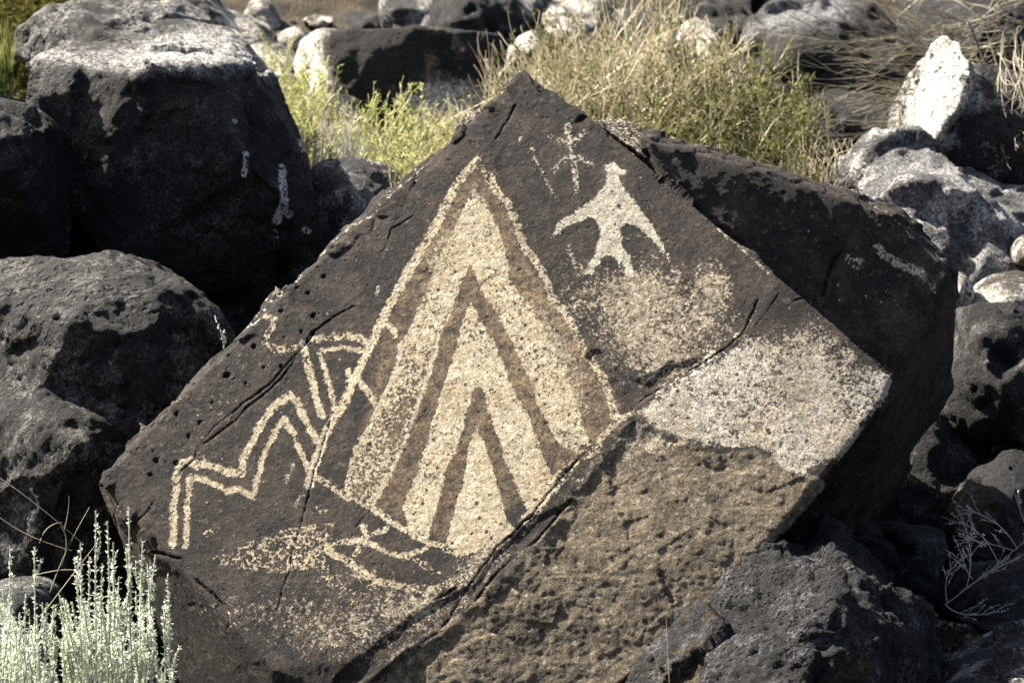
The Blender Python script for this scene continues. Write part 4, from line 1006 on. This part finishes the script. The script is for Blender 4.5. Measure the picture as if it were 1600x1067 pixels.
# weeds on the left of the peak
shrub('bright yellow green weed beside the flat topped black boulder', 440, 7.7, 85, (370, 520), (55, 190), L_straw, L_lime, 14, .018, twl=.09, base_spread=.08, group='green weeds left of the peak', name='weed', cat='weed')
shrub('yellow green leafy weed in the gap just left of the peak of the carved boulder', 605, 7.0, 60, (545, 665), (130, 250), L_straw, L_lime, 14, .016, twl=.09, base_spread=.07, group='green weeds left of the peak', name='weed', cat='weed')
shrub('low lime green grass weed along the left edge of the carved boulder', 640, 6.8, 90, (575, 730), (190, 265), L_straw, L_lime, 8, .014, twl=.06, base_spread=.09, group='green weeds left of the peak', name='weed', cat='weed')
shrub('low pale green weed at the foot of the black boulder with lichen streaks', 500, 7.2, 60, (445, 570), (140, 235), L_straw, L_lime, 9, .014, twl=.07, base_spread=.07, group='green weeds left of the peak', name='weed', cat='weed')
shrub('bleached grass tuft in front of the dark brown block', 705, 7.3, 120, (640, 780), (150, 215), L_straw, L_lime, 4, .012, twl=.06, base_spread=.09, group=None, name='dry_grass', cat='grass tuft')
shrub('tangle of grey dead twigs right of the flat topped black boulder', 520, 6.9, 60, (470, 600), (165, 260), L_grey, None, 0, .02, twl=.12, base_spread=.10, group=None, name='dead_bush', cat='bush')
shrub('few straw stems curving up before the right end of the brown block', 800, 7.6, 14, (752, 790), (45, 130), L_straw, None, 0, .02, twig=1, base_spread=.03, group=None, name='dry_grass', cat='grass tuft')
shrub('olive bush in the top left corner behind the grey hump', 40, 8.3, 130, (-40, 150), (-60, 60), L_olive, L_olive, 24, .028, base_spread=.2, group=None, name='bush', cat='bush')
# grass on the rock at the left border
def blades_from(label, pts, r, mat, cat='grass', name='grass', group=None, base=None):
    lines = np.array([bez(np.array(a), np.array(b), np.array(c), 9) for a, b, c in pts])
    base = lines[0, 0] if base is None else base
    return plant(name, label, cat, base, [(lines, r, r * .4)], None, group, mat)
gr = []
for _ in range(90):
    x = RNG.uniform(-40, 20); t = P(x + RNG.normal() * 8, RNG.uniform(25, 110), 6.1 + RNG.normal() * .04); a = P(x, 165, 6.1)
    gr.append((a, a * .5 + t * .5 + np.array((RNG.normal() * .01, 0, .01)), t))
blades_from('tuft of green and straw grass at the left border above the tan edged rock', gr, .0016, L_lime, 'grass tuft', 'grass_tuft')
# arching dry twigs, upper right
ro = on_ground(1590, 7.35)
st = []
for k in range(70):
    d = 7.35 + RNG.normal() * .06
    x1 = RNG.uniform(1215, 1470); y1 = RNG.uniform(-10, 215)
    a = P(1560 + RNG.normal() * 40, RNG.uniform(20, 170), 7.4 + RNG.normal() * .06)
    t = P(x1, y1, d)
    m = a * .45 + t * .55 + np.array((0, 0, -.05 + RNG.normal() * .03))
    if y1 < 70: m = m + np.array((0, 0, -.03))
    st.append(bez(a, m, t, 11))
for k in range(20):
    a = P(1600 + RNG.normal() * 50, RNG.uniform(-60, 120), 7.4 + RNG.normal() * .1); t = P(RNG.uniform(1290, 1640), RNG.uniform(-50, 70), 7.35 + RNG.normal() * .12)
    st.append(bez(a, a * .5 + t * .5 + np.array((0, 0, RNG.normal() * .06)), t, 11))
for k in range(16):
    a = P(1600 + RNG.normal() * 30, RNG.uniform(40, 190), 7.1); t = P(RNG.uniform(1535, 1640), RNG.uniform(120, 260), 6.95 + RNG.normal() * .06)
    st.append(bez(a, a * .5 + t * .5 + np.array((-.03, 0, RNG.normal() * .06)), t, 11))
st = np.array(st)
crown = []
for i in range(0, len(st), 3):
    crown.append(bez(ro + np.array((RNG.normal() * .04, RNG.normal() * .04, 0)), (ro + st[i, 0]) * .5 + np.array((.06, .02, 0)), st[i, 0], 11))
tw = side_shoots(st, .25, .95, 3, .15, .35, k=6, up=.05)
tw2 = side_shoots(tw, .2, .9, 1, .06, .6, k=4, up=.05)
plant('dry_shrub', 'leafless shrub of long arching pale twigs at the upper right', 'shrub', ro, [(np.array(crown), .004, .0026), (st, .0019, .0009), (tw, .0011, .0006), (tw2, .0008, .0005)], None, None, L_twig)
# dry twig with buds, lower right
d = 4.95
b = P(1477, 944, d); lines = [(b, P(1540, 900, d), P(1640, 812, d)), (P(1500, 925, d), P(1560, 880, d), P(1640, 850, d)), (P(1510, 918, d), P(1530, 850, d), P(1492, 792, d)), (P(1560, 880, d), P(1540, 830, d), P(1500, 815, d)), (P(1590, 858, d), P(1560, 800, d), P(1495, 796, d)),
     (P(1480, 940, d), P(1470, 900, d), P(1496, 880, d)), (b, P(1500, 970, d), P(1560, 955, d)), (P(1585, 860, d), P(1540, 846, d), P(1506, 842, d)), (P(1610, 840, d), P(1590, 790, d), P(1580, 752, d)), (P(1520, 905, d), P(1505, 885, d), P(1500, 860, d))]
main_l = np.array([bez(*[np.array(q) for q in l], 11) for l in lines])
tw = side_shoots(main_l, .2, 1.0, 9, .05, .7, k=5, up=.1)
p, tg, t = along(np.concatenate([tw]), .3, 1.0, 7)
plant('dry_branch', 'thin dry branch with tiny pale buds at the right border', 'branch', b, [(main_l, .0011, .0006), (tw, .0006, .0004)], [blades(p, rnd_dir(len(p)), .0045 * RNG.uniform(.6, 1.3, len(p)), .003)], None, L_grey, L_grey)
# loose grass stalks
d = 4.62
blades_from('few long dry grass stalks arching over the black hollow at left', [(P(-20, 735, d), P(40, 770, d), P(128, 848, d)), (P(-20, 790, d), P(20, 835, d), P(112, 860, d)), (P(62, 848, d), P(70, 818, d), P(96, 816, d)), (P(78, 925, d), P(100, 860, d), P(140, 792, d)), (P(95, 822, d), P(112, 840, d), P(96, 885, d)), (P(50, 900, d), P(90, 888, d), P(115, 890, d)), (P(70, 955, d), P(100, 915, d), P(150, 850, d)), (P(100, 830, d), P(108, 800, d), P(108, 775, d))], .0011, L_dry, 'grass stalks', 'dry_grass')
d = 4.3
blades_from('two short straw blades in front of the boulder at the bottom edge', [(P(1060, 1180, d), P(1042, 1080, d), P(1016, 1003, d)), (P(1052, 1180, d), P(1046, 1070, d), P(1041, 967, d))], .0011, L_straw, 'grass blades', 'dry_grass')
# tiny sprig by the left rim of the carved boulder
d = 5.2
sp = np.array([bez(P(353, 560, d), P(348, 520, d), P(335, 494, d), 8), bez(P(350, 545, d), P(352, 530, d), P(349, 515, d), 8)])
p, tg, t = along(sp, .15, 1, 34)
plant('sprig', 'tiny whitish sprig growing at the left rim of the carved boulder', 'sprig', P(353, 560, d), [(sp, .0009, .0005)], [blades(p, tg * .6 + rnd_dir(len(p)) * .7, .005, .0022)], None, L_sagestem, L_sage)
# gravel on the bare patch at the lower right
def gravel():
    vs = []; fs = []; o = 0
    base = [np.array(v) for v in ((1, 0, 0), (-1, 0, 0), (0, 1, 0), (0, -1, 0), (0, 0, 1), (0, 0, -1))]
    tri = [(0, 2, 4), (2, 1, 4), (1, 3, 4), (3, 0, 4), (2, 0, 5), (1, 2, 5), (3, 1, 5), (0, 3, 5)]
    for _ in range(1500):
        x = RNG.uniform(.55, 1.15); y = RNG.uniform(4.5, 5.9); z = float(gz(x, y)) + .01
        r = RNG.gamma(2.0, .0022) + .0015
        R = np.linalg.qr(RNG.normal(size=(3, 3)))[0]
        for v in base: vs.append(R @ (v * r * RNG.uniform(.6, 1.3)) + np.array((x, y, z)))
        fs += [tuple(o + i for i in t) for t in tri]; o += 6
    k = NT('gravel'); c = k.mix(k.step(k.noise(60, 3), .4, .6), (0.10, 0.085, 0.06), (0.42, 0.38, 0.31))
    ob = mesh_from('gravel', np.array(vs), np.array(fs), k.done(c, .9), None, None, False)
    tag(ob, 'scattered pale gravel on the bare soil at the lower right', 'gravel', None, 'stuff')
gravel()
